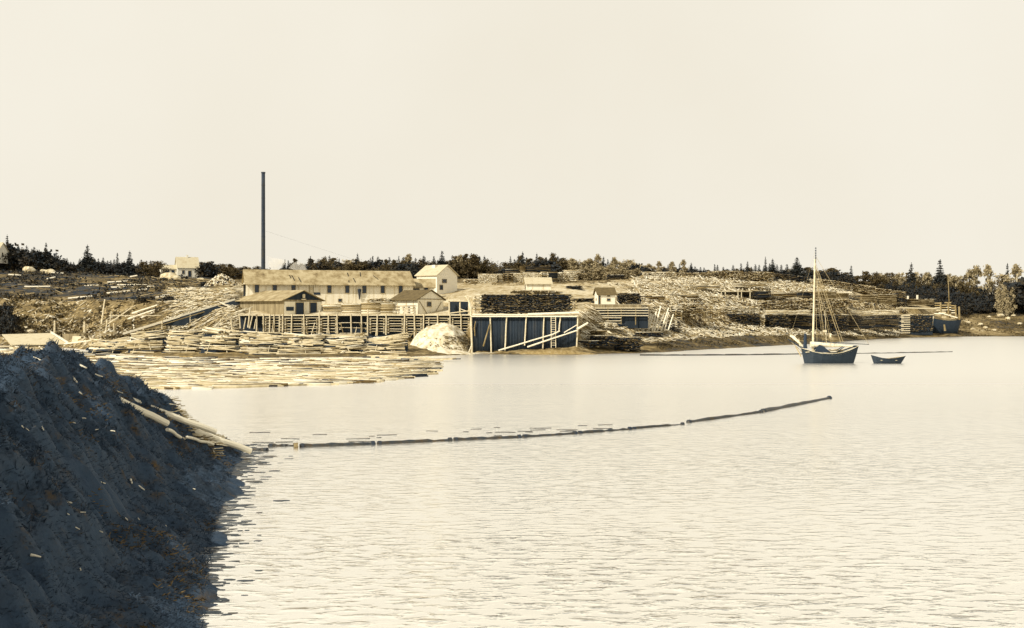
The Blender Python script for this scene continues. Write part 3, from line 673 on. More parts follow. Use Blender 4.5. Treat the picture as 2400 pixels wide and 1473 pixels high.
stack(1232, 1291, 624, 640, 342, 5.0, 'side', 'dark stack highest of the skyline yard', 'board_dark', gB)
stack(1218, 1231, 624, 640, 341.5, 5.0, 'side', 'small tan stack end left of the highest dark stack', 'board_tan', gB)
stack(1184, 1216, 632, 641, 341, 4.0, 'side', 'low dark stack at the left of the highest stack', 'board_dark', gB)
stack(1088, 1119, 655, 664, 312, 4.0, 'rough', 'low slab heap right of the white gabled house', 'board', gB)
stack(1424, 1463, 645, 655, 332, 4.0, 'rough', 'low dark slab heap under the pale bushes', 'board_dark', gB)
stack(1508, 1580, 638, 656, 335, 5.0, 'rough', 'long light rounded stack on the skyline before the big slab hill', 'slab', gB)
for i, (a, b_, t0, t1, lab) in enumerate(((1582, 1660, 640, 655, 'first of the brownish edgings stacks along the ridge'), (1661, 1740, 636, 655, 'highest brownish edgings stack along the ridge'),
                               (1741, 1812, 638, 658, 'brownish edgings stack under the twin spruces'), (1813, 1895, 645, 664, 'dark edgings stack left of the sloop mast on the ridge'),
                               (1916, 1985, 658, 676, 'sloping edgings stack right of the sloop mast'), (1986, 2050, 668, 686, 'sloping edgings stack midway down the ridge'), (2051, 2122, 680, 695, 'lowest sloping edgings stack by the dark bushes'))):
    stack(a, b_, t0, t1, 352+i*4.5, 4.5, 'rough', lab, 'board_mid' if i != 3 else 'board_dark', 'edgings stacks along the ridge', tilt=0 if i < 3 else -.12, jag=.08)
# terraces of the right slope
gC = 'stacks on the terraces of the right slope'
for (a, b_, t0, t1, Y, dp, st_, lab, m_) in (
    (1570, 1600, 716, 752, 256, 3.5, 'crib', 'crossed dark crib stack right of the leaning racks', 'board'),
    (1601, 1640, 713, 740, 259, 3.5, 'rough', 'bulging slab stack above the beach rubble', 'board_mid'),
    (1641, 1664, 724, 748, 262, 3.5, 'crib', 'pale crossed stack, left of a pair above the beach', 'board'),
    (1665, 1688, 722, 748, 262.5, 3.5, 'crib', 'pale crossed stack, right of a pair above the beach', 'board'),
    (1700, 1780, 738, 760, 290, 4, 'rough', 'dark shaded slab stack above the mud bank', 'board_dark'),
    (1781, 1794, 740, 764, 290, 4, 'crib', 'pale crossed stack end beside the long dark stack', 'board'),
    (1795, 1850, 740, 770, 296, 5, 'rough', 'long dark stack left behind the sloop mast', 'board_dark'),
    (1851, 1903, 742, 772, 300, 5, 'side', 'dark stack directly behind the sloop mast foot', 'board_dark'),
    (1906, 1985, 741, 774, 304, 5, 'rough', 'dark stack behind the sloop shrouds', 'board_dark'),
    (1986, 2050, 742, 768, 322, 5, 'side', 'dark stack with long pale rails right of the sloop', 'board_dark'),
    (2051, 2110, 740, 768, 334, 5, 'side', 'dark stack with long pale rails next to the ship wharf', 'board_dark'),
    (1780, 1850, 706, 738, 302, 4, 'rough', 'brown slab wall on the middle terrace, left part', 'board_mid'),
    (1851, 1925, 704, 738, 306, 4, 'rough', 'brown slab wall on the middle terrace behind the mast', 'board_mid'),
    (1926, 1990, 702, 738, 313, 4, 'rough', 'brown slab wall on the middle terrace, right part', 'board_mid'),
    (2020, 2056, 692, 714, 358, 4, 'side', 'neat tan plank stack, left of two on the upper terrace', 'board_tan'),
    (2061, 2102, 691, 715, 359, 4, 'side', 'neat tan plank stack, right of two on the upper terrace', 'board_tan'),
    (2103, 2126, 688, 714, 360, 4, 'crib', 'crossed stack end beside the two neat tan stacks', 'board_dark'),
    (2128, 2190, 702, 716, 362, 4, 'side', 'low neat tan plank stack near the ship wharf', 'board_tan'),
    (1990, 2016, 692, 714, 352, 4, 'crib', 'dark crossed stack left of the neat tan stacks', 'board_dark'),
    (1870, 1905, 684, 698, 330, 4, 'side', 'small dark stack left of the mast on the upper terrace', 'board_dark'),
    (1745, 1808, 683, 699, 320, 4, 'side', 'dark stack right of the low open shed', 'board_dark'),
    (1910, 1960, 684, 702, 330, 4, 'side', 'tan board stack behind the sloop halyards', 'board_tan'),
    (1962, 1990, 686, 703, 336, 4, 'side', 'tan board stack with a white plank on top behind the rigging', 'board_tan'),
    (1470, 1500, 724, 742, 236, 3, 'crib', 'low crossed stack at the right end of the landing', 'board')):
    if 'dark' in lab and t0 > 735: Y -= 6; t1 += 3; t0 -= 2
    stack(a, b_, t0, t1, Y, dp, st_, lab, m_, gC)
for (a, b_, t0, t1, Y, dp, st_, lab, m_) in (
    (1448, 1500, 688, 712, 245, 3.5, 'rough', 'dark shaded slab pile just right of the white hut', 'board_dark'),
    (1346, 1388, 700, 714, 243, 3.0, 'rough', 'low dark slab pile just left of the white hut', 'board_dark'),
    (1502, 1560, 694, 708, 262, 3.5, 'side', 'low board stack half buried above the leaning racks', 'board_mid'),
    (1328, 1362, 671, 686, 276, 3.0, 'rough', 'dark round brush pile on the sawdust road by the slope hut', 'board_dark'),
    (1570, 1640, 690, 703, 284, 3.5, 'side', 'long low stack lying across the slab hill, left of the open shed', 'board_mid'),
    (1600, 1690, 668, 678, 318, 3.5, 'side', 'long thin stack high on the slab hill', 'board'),
    (1812, 1868, 686, 698, 322, 3.5, 'side', 'brown thin stack between two dark stacks of the upper terrace', 'board_mid'),
    (1720, 1800, 664, 673, 342, 3.5, 'side', 'long pale stack below the ridge under the twin spruces', 'board'),
    (1395, 1450, 758, 770, 226, 3.0, 'rough', 'pale rubble stack beneath the landing wall', 'slab'),
    (1690, 1776, 720, 737, 286, 4.0, 'rough', 'pale slab stack capping the first dark stack above the mud', 'slab'),
    (1796, 1900, 728, 738, 291, 4.0, 'side', 'pale boards capping the long dark stacks left of the mast', 'board_pale'),
    (1990, 2108, 728, 739, 317, 4.0, 'side', 'pale boards capping the dark stacks right of the sloop', 'board_pale')):
    stack(a, b_, t0, t1, Y, dp, st_, lab, m_, gC)
gD = 'low slab piles on the beach right of the pier'
for (a, b_, t0, t1, Y, lab, m_) in ((1384, 1440, 788, 812, 210, 'low dark slab pile at the pier foot', 'board_dark'), (1441, 1500, 792, 822, 211.5, 'low dark slab pile with pale top boards near the mud', 'board_dark'),
                                (1362, 1420, 776, 790, 216, 'brown slab pile beside the right pier post', 'board_tan'), (1490, 1552, 780, 790, 222, 'narrow dark sill with one long pale beam', 'board_dark'),
                                (1352, 1398, 800, 815, 208, 'smallest slab pile touching the pier', 'board_dark'), (1552, 1596, 754, 788, 243, 'dark crossed stack at the foot of the leaning racks', 'board_dark')):
    stack(a, b_, t0, t1, Y, 3.0, 'rough' if a != 1552 else 'crib', lab, m_, gD)
for a, b_, py, Y in ((2018, 2108, 747, 331), (2040, 2082, 765, 330), (2086, 2108, 764, 332), (1962, 1996, 685, 328), (2190, 2215, 735, 333)):
    q = MB(); q.beam(W(a, py, Y), W(b_, py+1, Y), .25, .28); tag(q.build('rail_timber', M['log_pale']), 'long pale timber laid on the dark stacks right of the sloop', 'timber', 'pale timbers on the dark stacks')
# low open shed
os_ = empty('open_shed', W(1690, 698, 318), 0, 'low open lumber shed with white posts set in the slab hill', 'shed')
q = MB(); q.box((4.2, 2.0, 1.75), (9.5, 4.4, .15)); q.build('roof', M['rooflight'], os_)
q = MB(); q.box((4.2, 3.8, .8), (9.0, .2, 1.7)); q.build('back_wall', M['walltan'], os_)
for x in (.1, 1.2, 4.9, 5.9, 8.4): q = MB(); q.box((x, 0, .75), (.22, .22, 1.8)); q.build('post', M['post'], os_)
# leaning racks
rnd = random.Random(8)
for i in range(13):
    px = 1496+i*6.2; Y = 238+i*.4; q = MB()
    a = W(px-rnd.uniform(4, 12), 776-rnd.uniform(0, 20)*(i < 6), Y-2.5); b_ = W(px+rnd.uniform(2, 10), 716+rnd.uniform(0, 22), Y)
    q.beam(a, b_, .26, .14)
    if i % 3 == 0: m1 = a.lerp(b_, .4); q.beam(m1, m1+Vector((1.4, .2, .3)), .14, .1)
    tag(q.build('leaning_plank', M['log_pale']), 'pale plank leaning on the crib stacks right of the landing', 'plank', 'planks leaning at the landing')

# slab wood spread over the slopes (nobody could count it)
def scatter(name, label, cat, px0, px1, fY, n_, ln, wd_, m_, zup=.15, flat=.12, seed=1, mask=None, aim=None):
    rn = np.random.default_rng(seed)
    px = rn.uniform(px0, px1, n_); t = rn.uniform(0, 1, n_)
    Y = fY(px, t); X = XA(px, Y); z, _ = ground_arr(X, Y)
    keep = np.ones(n_, bool) if mask is None else mask(px, Y, X)
    X, Y, z = X[keep], Y[keep], z[keep]; k = len(X)
    an = fbm(X/11+seed, Y/7, 13)*9+rn.normal(0, .55, k) if aim is None else rn.normal(aim, .45, k)
    d = np.stack([np.cos(an), np.sin(an), rn.normal(0, flat, k)], -1)
    gx = ground_arr(X+.5*d[:, 0], Y+.5*d[:, 1])[0]-z; d[:, 2] += np.clip(gx*2, -.6, .6)
    o = boxes_np(name, M[m_], np.stack([X, Y, z+rn.uniform(0, zup, k)], -1), d, np.stack([ln[0]+(ln[1]-ln[0])*1.5*rn.uniform(0, 1, k)**2, rn.uniform(*wd_, k), rn.uniform(.06, .14, k)], -1))
    return tag(o, label, cat, kind='stuff')
def band(k0, k1):
    def f(px, t):
        a = np.interp(px, _px, _cy[:, k0+2]); b_ = np.interp(px, _px, _cy[:, k1+2]); return a+(b_-a)*t
    return f
scatter('slabwood', 'pale mill slabs heaped all over the right slope', 'slab wood', 1470, 2000, band(3, 5), 11000, (.5, 2.3), (.14, .40), 'slab', .6, .22, 2, mask=lambda px, Y, X: (px > 1470+(Y-258)*.2) & (fbm(X/6, Y/4, 88) > .34))
scatter('slabwood', 'slabs spilling down over the lower terrace to the mud', 'slab wood', 1560, 2110, lambda px, t: np.interp(px, _px, _cy[:, 3])+(np.interp(px, _px, _cy[:, 5])-np.interp(px, _px, _cy[:, 3]))*(.75*t), 2600, (.6, 2.4), (.12, .35), 'slab', .3, .2, 3)
scatter('slabwood', 'broken edgings scattered on the beach below the landing', 'slab wood', 1360, 1600, band(1, 3), 2200, (.7, 3.0), (.12, .35), 'board', .3, .15, 4, aim=.1)
scatter('slabwood', 'edgings strewn across the sawdust yard on the hilltop', 'slab wood', 1090, 1500, lambda px, t: 285+45*t, 900, (.8, 3.0), (.15, .4), 'board_tan', .3, .1, 5, mask=lambda px, Y, X: fbm(X/8, Y/5, 44) > .5)
scatter('slabwood', 'edgings spilled between the left hillside and the mill', 'slab wood', 400, 560, band(2, 4), 2600, (1.0, 5.0), (.14, .3), 'board', .6, .1, 6, aim=.12)
scatter('slabwood', 'edgings strewn above the log haul on the left bank', 'slab wood', 280, 560, band(1, 5), 1700, (1.0, 5.0), (.14, .34), 'board_tan', .3, .06, 7, aim=.05, mask=lambda px, Y, X: fbm(X/9, Y/6, 46) > .45)
scatter('slabwood', 'weathered slash lying across the stump field', 'slash wood', -60, 420, band(3, 6), 1500, (.8, 4.5), (.12, .32), 'board_tan', .15, .04, 8, aim=.0, mask=lambda px, Y, X: fbm(X/9, Y/6, 48) > .45)
scatter('slabwood', 'driftwood scraps along the steep left bank', 'slab wood', -60, 320, band(0, 3), 1300, (.5, 2.2), (.12, .4), 'board', .15, .1, 9)

scatter('slabwood', 'slabs and edgings covering the faces of the middle terraces', 'slab wood', 1560, 2125, band(1.9, 3.05) if False else (lambda px, t: np.interp(px, _px, _cy[:, 4])+(np.interp(px, _px, _cy[:, 6])-np.interp(px, _px, _cy[:, 4]))*t), 6500, (.5, 2.2), (.1, .32), 'board_mid', .5, .2, 12)
# sawdust heap below the packing shed, bark and mud mounds
def heap(name, label, cat, ctr, rx, ry, h, m_, seed, n_=56, pw=1.2, kind='stuff'):
    u_ = np.linspace(-1, 1, n_); A, B = np.meshgrid(u_, u_); r_ = np.sqrt(A*A+B*B)
    z = np.clip(1-r_**pw, -0.15, 1)*h+(fbm(A*4+seed, B*4, seed)-.47)*.5*h*.5+(fbm(A*16+seed, B*16, seed+4, 3)-.44)*.1*h
    z = np.where(r_ > 1, -.8, z)
    id_ = np.arange(n_*n_).reshape(n_, n_); f_ = np.stack([id_[:-1, :-1], id_[:-1, 1:], id_[1:, 1:], id_[1:, :-1]], -1).reshape(-1, 4)
    o = mesh_np(name, M[m_], np.stack([A.ravel()*rx, B.ravel()*ry, z.ravel()], -1), f_, smooth=True); o.location = ctr
    return tag(o, label, cat, kind=kind)
heap('sawdust', 'big pale sawdust heap spilling from the wharf to the water', 'sawdust', (XA(1035, 212), 212.5, .1), 7.0, 9.8, 5.4, 'saw', 3, pw=2.3)
heap('sawdust', 'low apron of sawdust at the waterline', 'sawdust', (XA(1030, 204), 205, -.3), 7.5, 6, 1.8, 'saw', 9)
rn = np.random.default_rng(12); k = 900
t = rn.uniform(0, 1, k)**.7; an = rn.uniform(math.pi, 2*math.pi, k); cxh = XA(1040, 212)
hx = cxh+np.cos(an)*t*6.4; hy = 212.5+np.sin(an)*t*9.2; hz = .2+5.4*(1-t**2.3)
keep = hz < 3.3; hx, hy, hz = hx[keep], hy[keep], hz[keep]; k = len(hx); an2 = rn.uniform(0, 6.28, k)
tag(boxes_np('bark_slabs', M['board_tan'], np.stack([hx, hy, hz+.12], -1), np.stack([np.cos(an2), np.sin(an2), rn.normal(-.1, .2, k)], -1), np.stack([rn.uniform(.4, 1.6, k), rn.uniform(.1, .25, k), np.full(k, .07)], -1)), 'edgings thrown over the lower sawdust heap', 'slab wood', kind='stuff')
# mound of split wood on the left of the mill
heap('log_heap', 'rounded heap of pale split billets left of the sawmill', 'wood heap', (XA(520, 300), 300, ZA(672, 300)), 4.6, 4.0, 3.0, 'board', 5, kind='thing')
rn = np.random.default_rng(4); k = 420; a_ = rn.uniform(0, 6.28, k); r_ = rn.uniform(0, 1, k)**.6
hp = boxes_np('billets', M['log'], np.stack([XA(520, 300)+np.cos(a_)*r_*4.6, 300+np.sin(a_)*r_*4, ZA(672, 300)+3.0*(1-r_**1.4)+.2], -1), rn.normal(0, 1, (k, 3)), np.tile([.8, .28, .25], (k, 1)))
hp.parent = bpy.data.objects['log_heap']; hp.matrix_parent_inverse = Matrix.Translation(-Vector(bpy.data.objects['log_heap'].location))

# ------------------------------------------------------------------ left shore works
# log haul: inclined trough on trestle posts
hl = empty('log_haul', W(300, 778, 228), 0, 'long inclined log haul on posts climbing to the sawmill', 'log haul')
o_ = W(300, 778, 228)
def hp_(px, py, Y): return W(px, py, Y)-o_
q = MB(); q.beam(hp_(288, 783, 228), hp_(551, 702, 236), .25, .42); q.build('rail', M['log_pale'], hl)
q = MB(); q.beam(hp_(300, 786, 227), hp_(551, 709, 235), .25, .2); q.build('rail', M['board_tan'], hl)
q = MB(); q.beam(hp_(294, 786, 228.8), hp_(551, 706, 236.8), 1.2, .12); q.build('trough_floor', M['walldark'], hl)
for px, t0, t1 in ((380, 752, 781), (446, 738, 768), (464, 735, 766), (507, 716, 757), (527, 710, 760), (336, 770, 786)):
    q = MB(); Y = 228+8*(px-300)/250; q.rod(hp_(px, t1, Y-.4), hp_(px, t0, Y-.4), .17, .15, 7); q.build('trestle_post', M['post'], hl)
q = MB(); q.beam(hp_(462, 768, 233), hp_(480, 742, 233.5), .2, .2); q.beam(hp_(446, 752, 232), hp_(480, 740, 233), .16, .16); q.build('brace', M['post'], hl)
q = MB(); q.raw([(hp_(375, 0, 230).x, 3.4, 1.2), (hp_(552, 0, 230).x, 5.5, 1.2), (hp_(552, 0, 230).x, 5.5, 6.9), (hp_(375, 0, 230).x, 3.4, 1.9)], [(0, 1, 2, 3)]); q.build('dark_siding', M['walldark'], hl)  # dark sheet put in as the shade below the haul
# pale tilted apron roof at the water's edge and the boards beside it
def sheet(name, pts, th_, m_, parent=None):
    a = [Vector(p_) for p_ in pts]; nrm = (a[1]-a[0]).cross(a[2]-a[0]).normalized()*th_
    q = MB(); q.raw(a+[p_-nrm for p_ in a], [(0, 1, 2, 3), (7, 6, 5, 4), (0, 4, 5, 1), (1, 5, 6, 2), (2, 6, 7, 3), (3, 7, 4, 0)]); return q.build(name, m_, parent)
tag(sheet('slip_apron', [W(26, 808, 244), W(158, 806, 243), W(122, 781, 251), W(4, 784, 252)], .25, M['rooflight']), 'large pale flat board apron sloping to the water at far left', 'apron')
q = MB(); q.beam(W(120, 779, 249), W(160, 804, 242.5), .3, .35); tag(q.build('apron_beam', M['log_pale']), 'thick pale timber along the right edge of the apron', 'timber')
tag(sheet('plank_screen', [W(150, 800, 246), W(276, 797, 243), W(276, 781, 243), W(146, 783, 246)], .2, M['walltan']), 'low tan plank screen between the apron and the log piles', 'plank screen')
q = MB(); q.beam(W(152, 806, 236), W(292, 789, 234), .4, .26); tag(q.build('loading_plank', M['log_pale']), 'long pale plank sloping up right from the apron to the log piles', 'plank')
tag(sheet('pale_boards', [W(168, 802, 241), W(252, 794, 240), W(214, 788, 243), W(170, 788, 243)], .12, M['board']), 'loose pale boards heaped beside the apron', 'boards')
for i, (a, b_, c, d, Y, r_, lab) in enumerate(((238, 760, 246, 702, 236, .2, 'tall leaning pole standing on the left bank'), (128, 780, 128, 752, 246, .22, 'short thick piling behind the apron'), (198, 780, 198, 754, 243, .24, 'thick piling above the plank screen'),
                       (249, 776, 251, 750, 240, .17, 'thin piling beside the leaning pole'), (269, 792, 267, 758, 238, .26, 'thickest piling at the foot of the log haul'), (256, 768, 261, 730, 241, .1, 'thin stake behind the leaning pole'),
                       (253, 760, 308, 722, 240, .14, 'slanting pale pole right of the leaning pole'), (346, 728, 400, 714, 246, .13, 'dark slanting pole on the bank above the haul'), (256, 741, 385, 740, 244, .1, 'level thin pole crossing the left bank'))):
    q = MB(); q.rod(W(a, b_, Y), W(c, d, Y), r_, r_*.8, 7, 3, .03); tag(q.build('piling', M['board_dark'] if 'dark' in lab else M['post']), lab, 'pole', 'poles on the left bank')

# ------------------------------------------------------------------ logs
lp = []
for i in range(6):
    q = MB(); ln = 6.0+i*.5; q.rod((-ln/2, 0, 0), (ln/2, 0, random.uniform(-.05, .05)), .15+.012*i, .10+.01*i, 7, 4, .05); o = q.build('floating_log', M['log' if i else 'log_wet'], smooth=False); lp.append(o)
used = set()
def place_log(k, name, loc, rz, ry=0.0, s=1.0, label='', group='', m_=None):
    o = lp[k]
    if name == 'floating_log' and k not in used: used.add(k)
    else: o = o.copy(); C.objects.link(o); o.name = name
    o.location = loc; o.rotation_euler = (0, ry, rz); o.scale = (s, s, s)
    return tag(o, label, 'log', group)
def raft_edges(px):
    top = np.interp(px, [-60, 0, 100, 200, 330, 450, 560, 700, 850, 960, 1010], [812, 812, 816, 826, 838, 838, 839, 842, 842, 846, 858])
    bot = np.interp(px, [-60, 150, 270, 330, 420, 560, 700, 850, 940, 985, 1010], [900, 905, 908, 911, 911, 908, 904, 895, 886, 876, 862])
    return top, bot
rn = np.random.default_rng(21)
big = 0
while big < 170:
    px = rn.uniform(230, 1000); a, b_ = raft_edges(px); py = a+(b_-a)*rn.uniform(.35, 1)
    if py < 850: continue
    Y = YW(py); sw = rn.random() < .14
    an = rn.normal(.15, .10) if not sw else rn.normal(-.5, .35)
    if px > 930: an = rn.normal(.6, .3)
    k_ = int(rn.integers(0, 6)); k_ = int(rn.integers(1, 6)) if (k_ == 0 and rn.random() < .6) else k_
    place_log(k_, 'floating_log', (XA(px, Y), Y, .06+rn.uniform(0, .1)), an, 0, rn.uniform(.6, 1.05), 'barked log floating in the crowded raft behind the dark bank', 'logs floating in the raft'); big += 1
# packed mass of the raft
def many_logs(name, m_, P0, P1, r_, label, cat, kind='stuff', parent=None):
    P0 = np.asarray(P0); P1 = np.asarray(P1); n_ = len(P0); d = P1-P0; d /= np.linalg.norm(d, axis=1)[:, None]
    u_ = np.tile([0, 0, 1.0], (n_, 1)); s_ = np.cross(d, u_); s_ /= np.linalg.norm(s_, axis=1)[:, None]; u_ = np.cross(s_, d); K = 6
    an = np.arange(K)*2*math.pi/K; ring = np.cos(an)[None, :, None]*s_[:, None]+np.sin(an)[None, :, None]*u_[:, None]
    v = np.concatenate([P0[:, None]+ring*r_[:, None, None], P1[:, None]+ring*r_[:, None, None]*.8], 1).reshape(-1, 3)
    f_ = []
    for j in range(K): f_.append((j, (j+1) % K, (j+1) % K+K, j+K))
    f_ += [(3, 2, 1, 0), (5, 4, 3, 0), (6, 7, 8, 9), (6, 9, 10, 11)]
    f_ = (np.array(f_)[None]+(np.arange(n_)*2*K)[:, None, None]).reshape(-1, 4)
    o = mesh_np(name, M[m_], v, f_, parent); return tag(o, label, cat, kind=kind)
def log_field(n_, pxr, fpy, ang, lnr, rr_, z=.03, m_='log', label='', seed=0, name='log_raft', cat='log raft'):
    rn = np.random.default_rng(seed); px = rn.uniform(*pxr, n_); py = fpy(px, rn.uniform(0, 1, n_)); Y = CH*F/(py-HY); X = XA(px, Y)
    an = ang(rn, px, n_, X, Y); ln = rn.uniform(*lnr, n_)/2; d = np.stack([np.cos(an)*ln, np.sin(an)*ln, rn.normal(0, .01, n_)*ln], -1)
    c_ = np.stack([X, Y, np.full(n_, z)+rn.uniform(0, .1, n_)], -1)
    return many_logs(name, m_, c_-d, c_+d, rn.uniform(*rr_, n_), label, cat)
def rf(px, t): a, b_ = raft_edges(px); return a+(b_-a)*t
def ra(rn, px, n_, X, Y): return .12+(fbm(X/9, Y/9, 61)-.47)*2.6+rn.normal(0, .13, n_)+np.where(px > 900, .35, 0)
log_field(2600, (-60, 990), rf, ra, (3.0, 7.5), (.10, .19), label='packed mass of floating logs filling the cove', seed=5)
log_field(1500, (-60, 985), lambda px, t: rf(px, .35+.65*t), ra, (1.5, 5.5), (.08, .15), z=.06, label='thinner sticks lying among the floating logs', seed=6, m_='board')
# outer boom of the raft
pp = [(1003, 869), (985, 876), (940, 886), (850, 896), (780, 899), (700, 904), (560, 909), (420, 912), (330, 912)]
for a, b_ in zip(pp, pp[1:]):
    q = MB(); p0 = W(a[0], a[1], YW(a[1])); p1 = W(b_[0], b_[1], YW(b_[1])); p0.z = p1.z = .08; q.rod(p0, p1, .17, .15, 7, 3, .04)
    tag(q.build('boom_log', M['log_wet'] if a[0] > 700 else M['log']), 'boom log hemming in the log raft', 'boom log', 'boom logs around the raft')
q = MB(); q.rod(W(695, 870, YW(870))+Vector((0, 0, .15)), W(772, 866, YW(866))+Vector((0, 0, .15)), .17, .15, 7, 4, .04); tag(q.build('dark_log', M['log_wet']), 'single dark soaked log lying on the pale raft', 'log')
# stranded poles at the raft's tip
rnd = random.Random(2)
for i in range(16):
    px = 850+i*10; py = 838+i*.6; Y = YW(py+rnd.uniform(-1, 2)); p0 = Vector((XA(px, Y), Y, .2)); an = rnd.uniform(-.5, .1)
    q = MB(); q.rod(p0, p0+Vector((5.5*math.cos(an), 5.5*math.sin(an), rnd.uniform(-.1, .25))), .14, .1, 6)
    tag(q.build('stranded_pole', M['log' if i % 3 else 'log_wet']), 'pole fanned out at the tip of the log piles', 'pole', 'poles at the tip of the log piles')

# piles of long poles along the cove
def pole_pile(px0, px1, pyt, pyb, Y, seed, lab):
    rn = np.random.default_rng(seed); x0 = XA(px0, Y); x1 = XA(px1, Y); zb_ = max(.15, ZA(pyb, Y)); zt_ = ZA(pyt, Y); h = zt_-zb_
    root = empty('pole_pile', ((x0+x1)/2, Y, zb_), 0, lab, 'pole pile', 'piles of long poles along the cove')
    hw = (x1-x0)/2
    nbig = 30; P0 = []; P1 = []; rr_ = []
    for i in range(nbig+75):
        t = rn.uniform(0, 1)**.55; z = t*h; yy = (t-.5)*4.2+rn.normal(0, .5)*(1-t*.3); ln = rn.uniform(.55, 1.0)*min(hw*2, 8.0)
        xc_ = rn.uniform(-hw+ln/2, hw-ln/2) if hw*2 > ln else 0; cross = rn.random() < .16
        an = rn.normal(.02, .13) if not cross else rn.normal(.9, .6); dz = rn.normal(0, .07)+(.10*math.sin(xc_*.5+seed) if t > .8 else 0)
        if cross: ln *= .45
        d = np.array([math.cos(an), math.sin(an), dz])*ln/2; c_ = np.array([xc_, yy, z+.1])
        r_ = rn.uniform(.085, .165)
        if i < nbig and not cross:
            c_[1] = (t-.5)*4.2-.55; q = MB(); q.rod(c_-d, c_+d, r_+.03, r_*.85, 7, 3, .04); q.build('pole', M['log'] if i % 3 == 0 else M['pile_log'], root)
        else: P0.append(c_-d); P1.append(c_+d); rr_.append(r_)
    o = many_logs('pole_mass', 'pile_log', P0, P1, np.array(rr_), None, None, parent=root)
    k = 110; P0 = []; P1 = []
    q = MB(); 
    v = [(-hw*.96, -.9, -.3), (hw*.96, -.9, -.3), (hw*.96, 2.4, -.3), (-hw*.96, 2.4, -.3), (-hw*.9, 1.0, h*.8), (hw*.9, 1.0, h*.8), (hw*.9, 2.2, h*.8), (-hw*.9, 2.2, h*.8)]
    q.raw(v, [(3, 2, 1, 0), (4, 5, 6, 7), (0, 1, 5, 4), (1, 2, 6, 5), (2, 3, 7, 6), (3, 0, 4, 7)]); q.build('pile_heart', M['walldark'], root)  # dark block inside the pile so gaps between poles look shaded
    for s_ in (-.5, .3):
        q = MB(); q.rod((s_*hw+rn.uniform(-.8, .8), -2.6, -.4), (s_*hw+rn.uniform(-.8, .8), -1.2, h*rn.uniform(.35, .65)), .08, .06, 6); q.build('stake', M['post'], root)
pole_pile(205, 318, 800, 832, 207, 1, 'leftmost pile of long poles, low against the plank screen')
pole_pile(300, 392, 780, 834, 203, 2, 'second pole pile from the left with dark gaps and stakes')
pole_pile(388, 478, 778, 834, 201, 3, 'third pole pile from the left, its poles fanning upward')
pole_pile(470, 570, 775, 836, 199, 4, 'highest pole pile, below the log haul')
pole_pile(560, 668, 782, 836, 197, 5, 'pole pile below the left end of the wharf cribs')
pole_pile(655, 760, 786, 834, 197, 6, 'pole pile below the middle of the wharf')
pole_pile(750, 860, 787, 832, 198, 7, 'pole pile with slanting poles below the wharf')
pole_pile(850, 958, 790, 832, 199, 8, 'rightmost pole pile, its front slumping to the water beside the sawdust')

# felled logs and boulders on the left hill
rnd = random.Random(14)
fl = [(252, 666, 306, 663), (275, 678, 345, 674), (198, 676, 232, 673), (258, 688, 330, 684), (250, 697, 345, 696), (345, 676, 362, 672), (20, 644, 50, 646), (58, 674, 118, 672), (305, 640, 322, 646), (110, 655, 130, 650), (420, 695, 480, 682),
      (430, 712, 500, 690), (395, 690, 440, 688), (365, 700, 430, 706), (388, 714, 440, 730), (310, 740, 372, 742), (300, 752, 380, 748), (330, 762, 372, 745), (120, 640, 150, 641), (160, 700, 230, 698)]
for a, b_, c, d in fl:
    Y = float(np.interp((b_+d)/2, [636, 662, 705, 775], [360, 325, 280, 255])); 
    if a > 290: Y -= 14
    g0 = G(XA(a, Y), Y)+.18; g1 = G(XA(c, Y), Y)+.18; z0 = max(g0, ZA(b_, Y)) if abs(g0-ZA(b_, Y)) < 1.2 else g0; z1 = max(g1, ZA(d, Y)) if abs(g1-ZA(d, Y)) < 1.2 else g1
    q = MB(); q.rod((XA(a, Y), Y, z0), (XA(c, Y), Y, z1), .24, .18, 7, 3, .05); tag(q.build('felled_log', M['log_pale']), 'pale peeled log lying on the dark left hillside', 'log', 'felled logs on the left hillside')
def boulder(px, py, Y, r_, lab, m_='rock', seed=0):
    rn = random.Random(seed); import bmesh
    bm = bmesh.new(); bmesh.ops.create_icosphere(bm, subdivisions=2, radius=1)
    for v in bm.verts:
        k = 1+.35*(noise.noise(v.co*1.3+Vector((seed*3.1, 0, 0)))); v.co = Vector((v.co.x*r_*1.3*k, v.co.y*r_*k, v.co.z*r_*.75*k))
    me = bpy.data.meshes.new('boulder'); bm.to_mesh(me); bm.free(); me.materials.append(M[m_]); o = bpy.data.objects.new('boulder', me); C.objects.link(o)
    o.location = (XA(px, Y), Y, G(XA(px, Y), Y)+r_*.3); return tag(o, lab, 'boulder', 'boulders on the left hill')
for i, (px, py, r_, lab) in enumerate(((12, 622, 1.9, 'large pale boulder under the hilltop house'), (118, 638, 1.5, 'pale boulder with a sawn look at the tree edge'), (68, 636, 1.7, 'tan boulder before the dark trees'), (102, 634, 1.0, 'small pale boulder left of the sawn one'),
                                 (398, 655, 2.3, 'big pale ledge in front of the farmhouse'), (408, 664, 1.5, 'pale rock just below the ledge'), (30, 628, 1.0, 'small rock beside the large pale boulder'), (470, 657, 1.0, 'pale rock right of the farmhouse yard'), (70, 766, .8, 'white stone low on the left bank'), (62, 744, .6, 'small white stone on the left bank'))):
    Y = float(np.interp(py, [622, 640, 662, 705, 775], [400, 352, 325, 280, 255])); boulder(px, py, Y, r_, lab, seed=i)

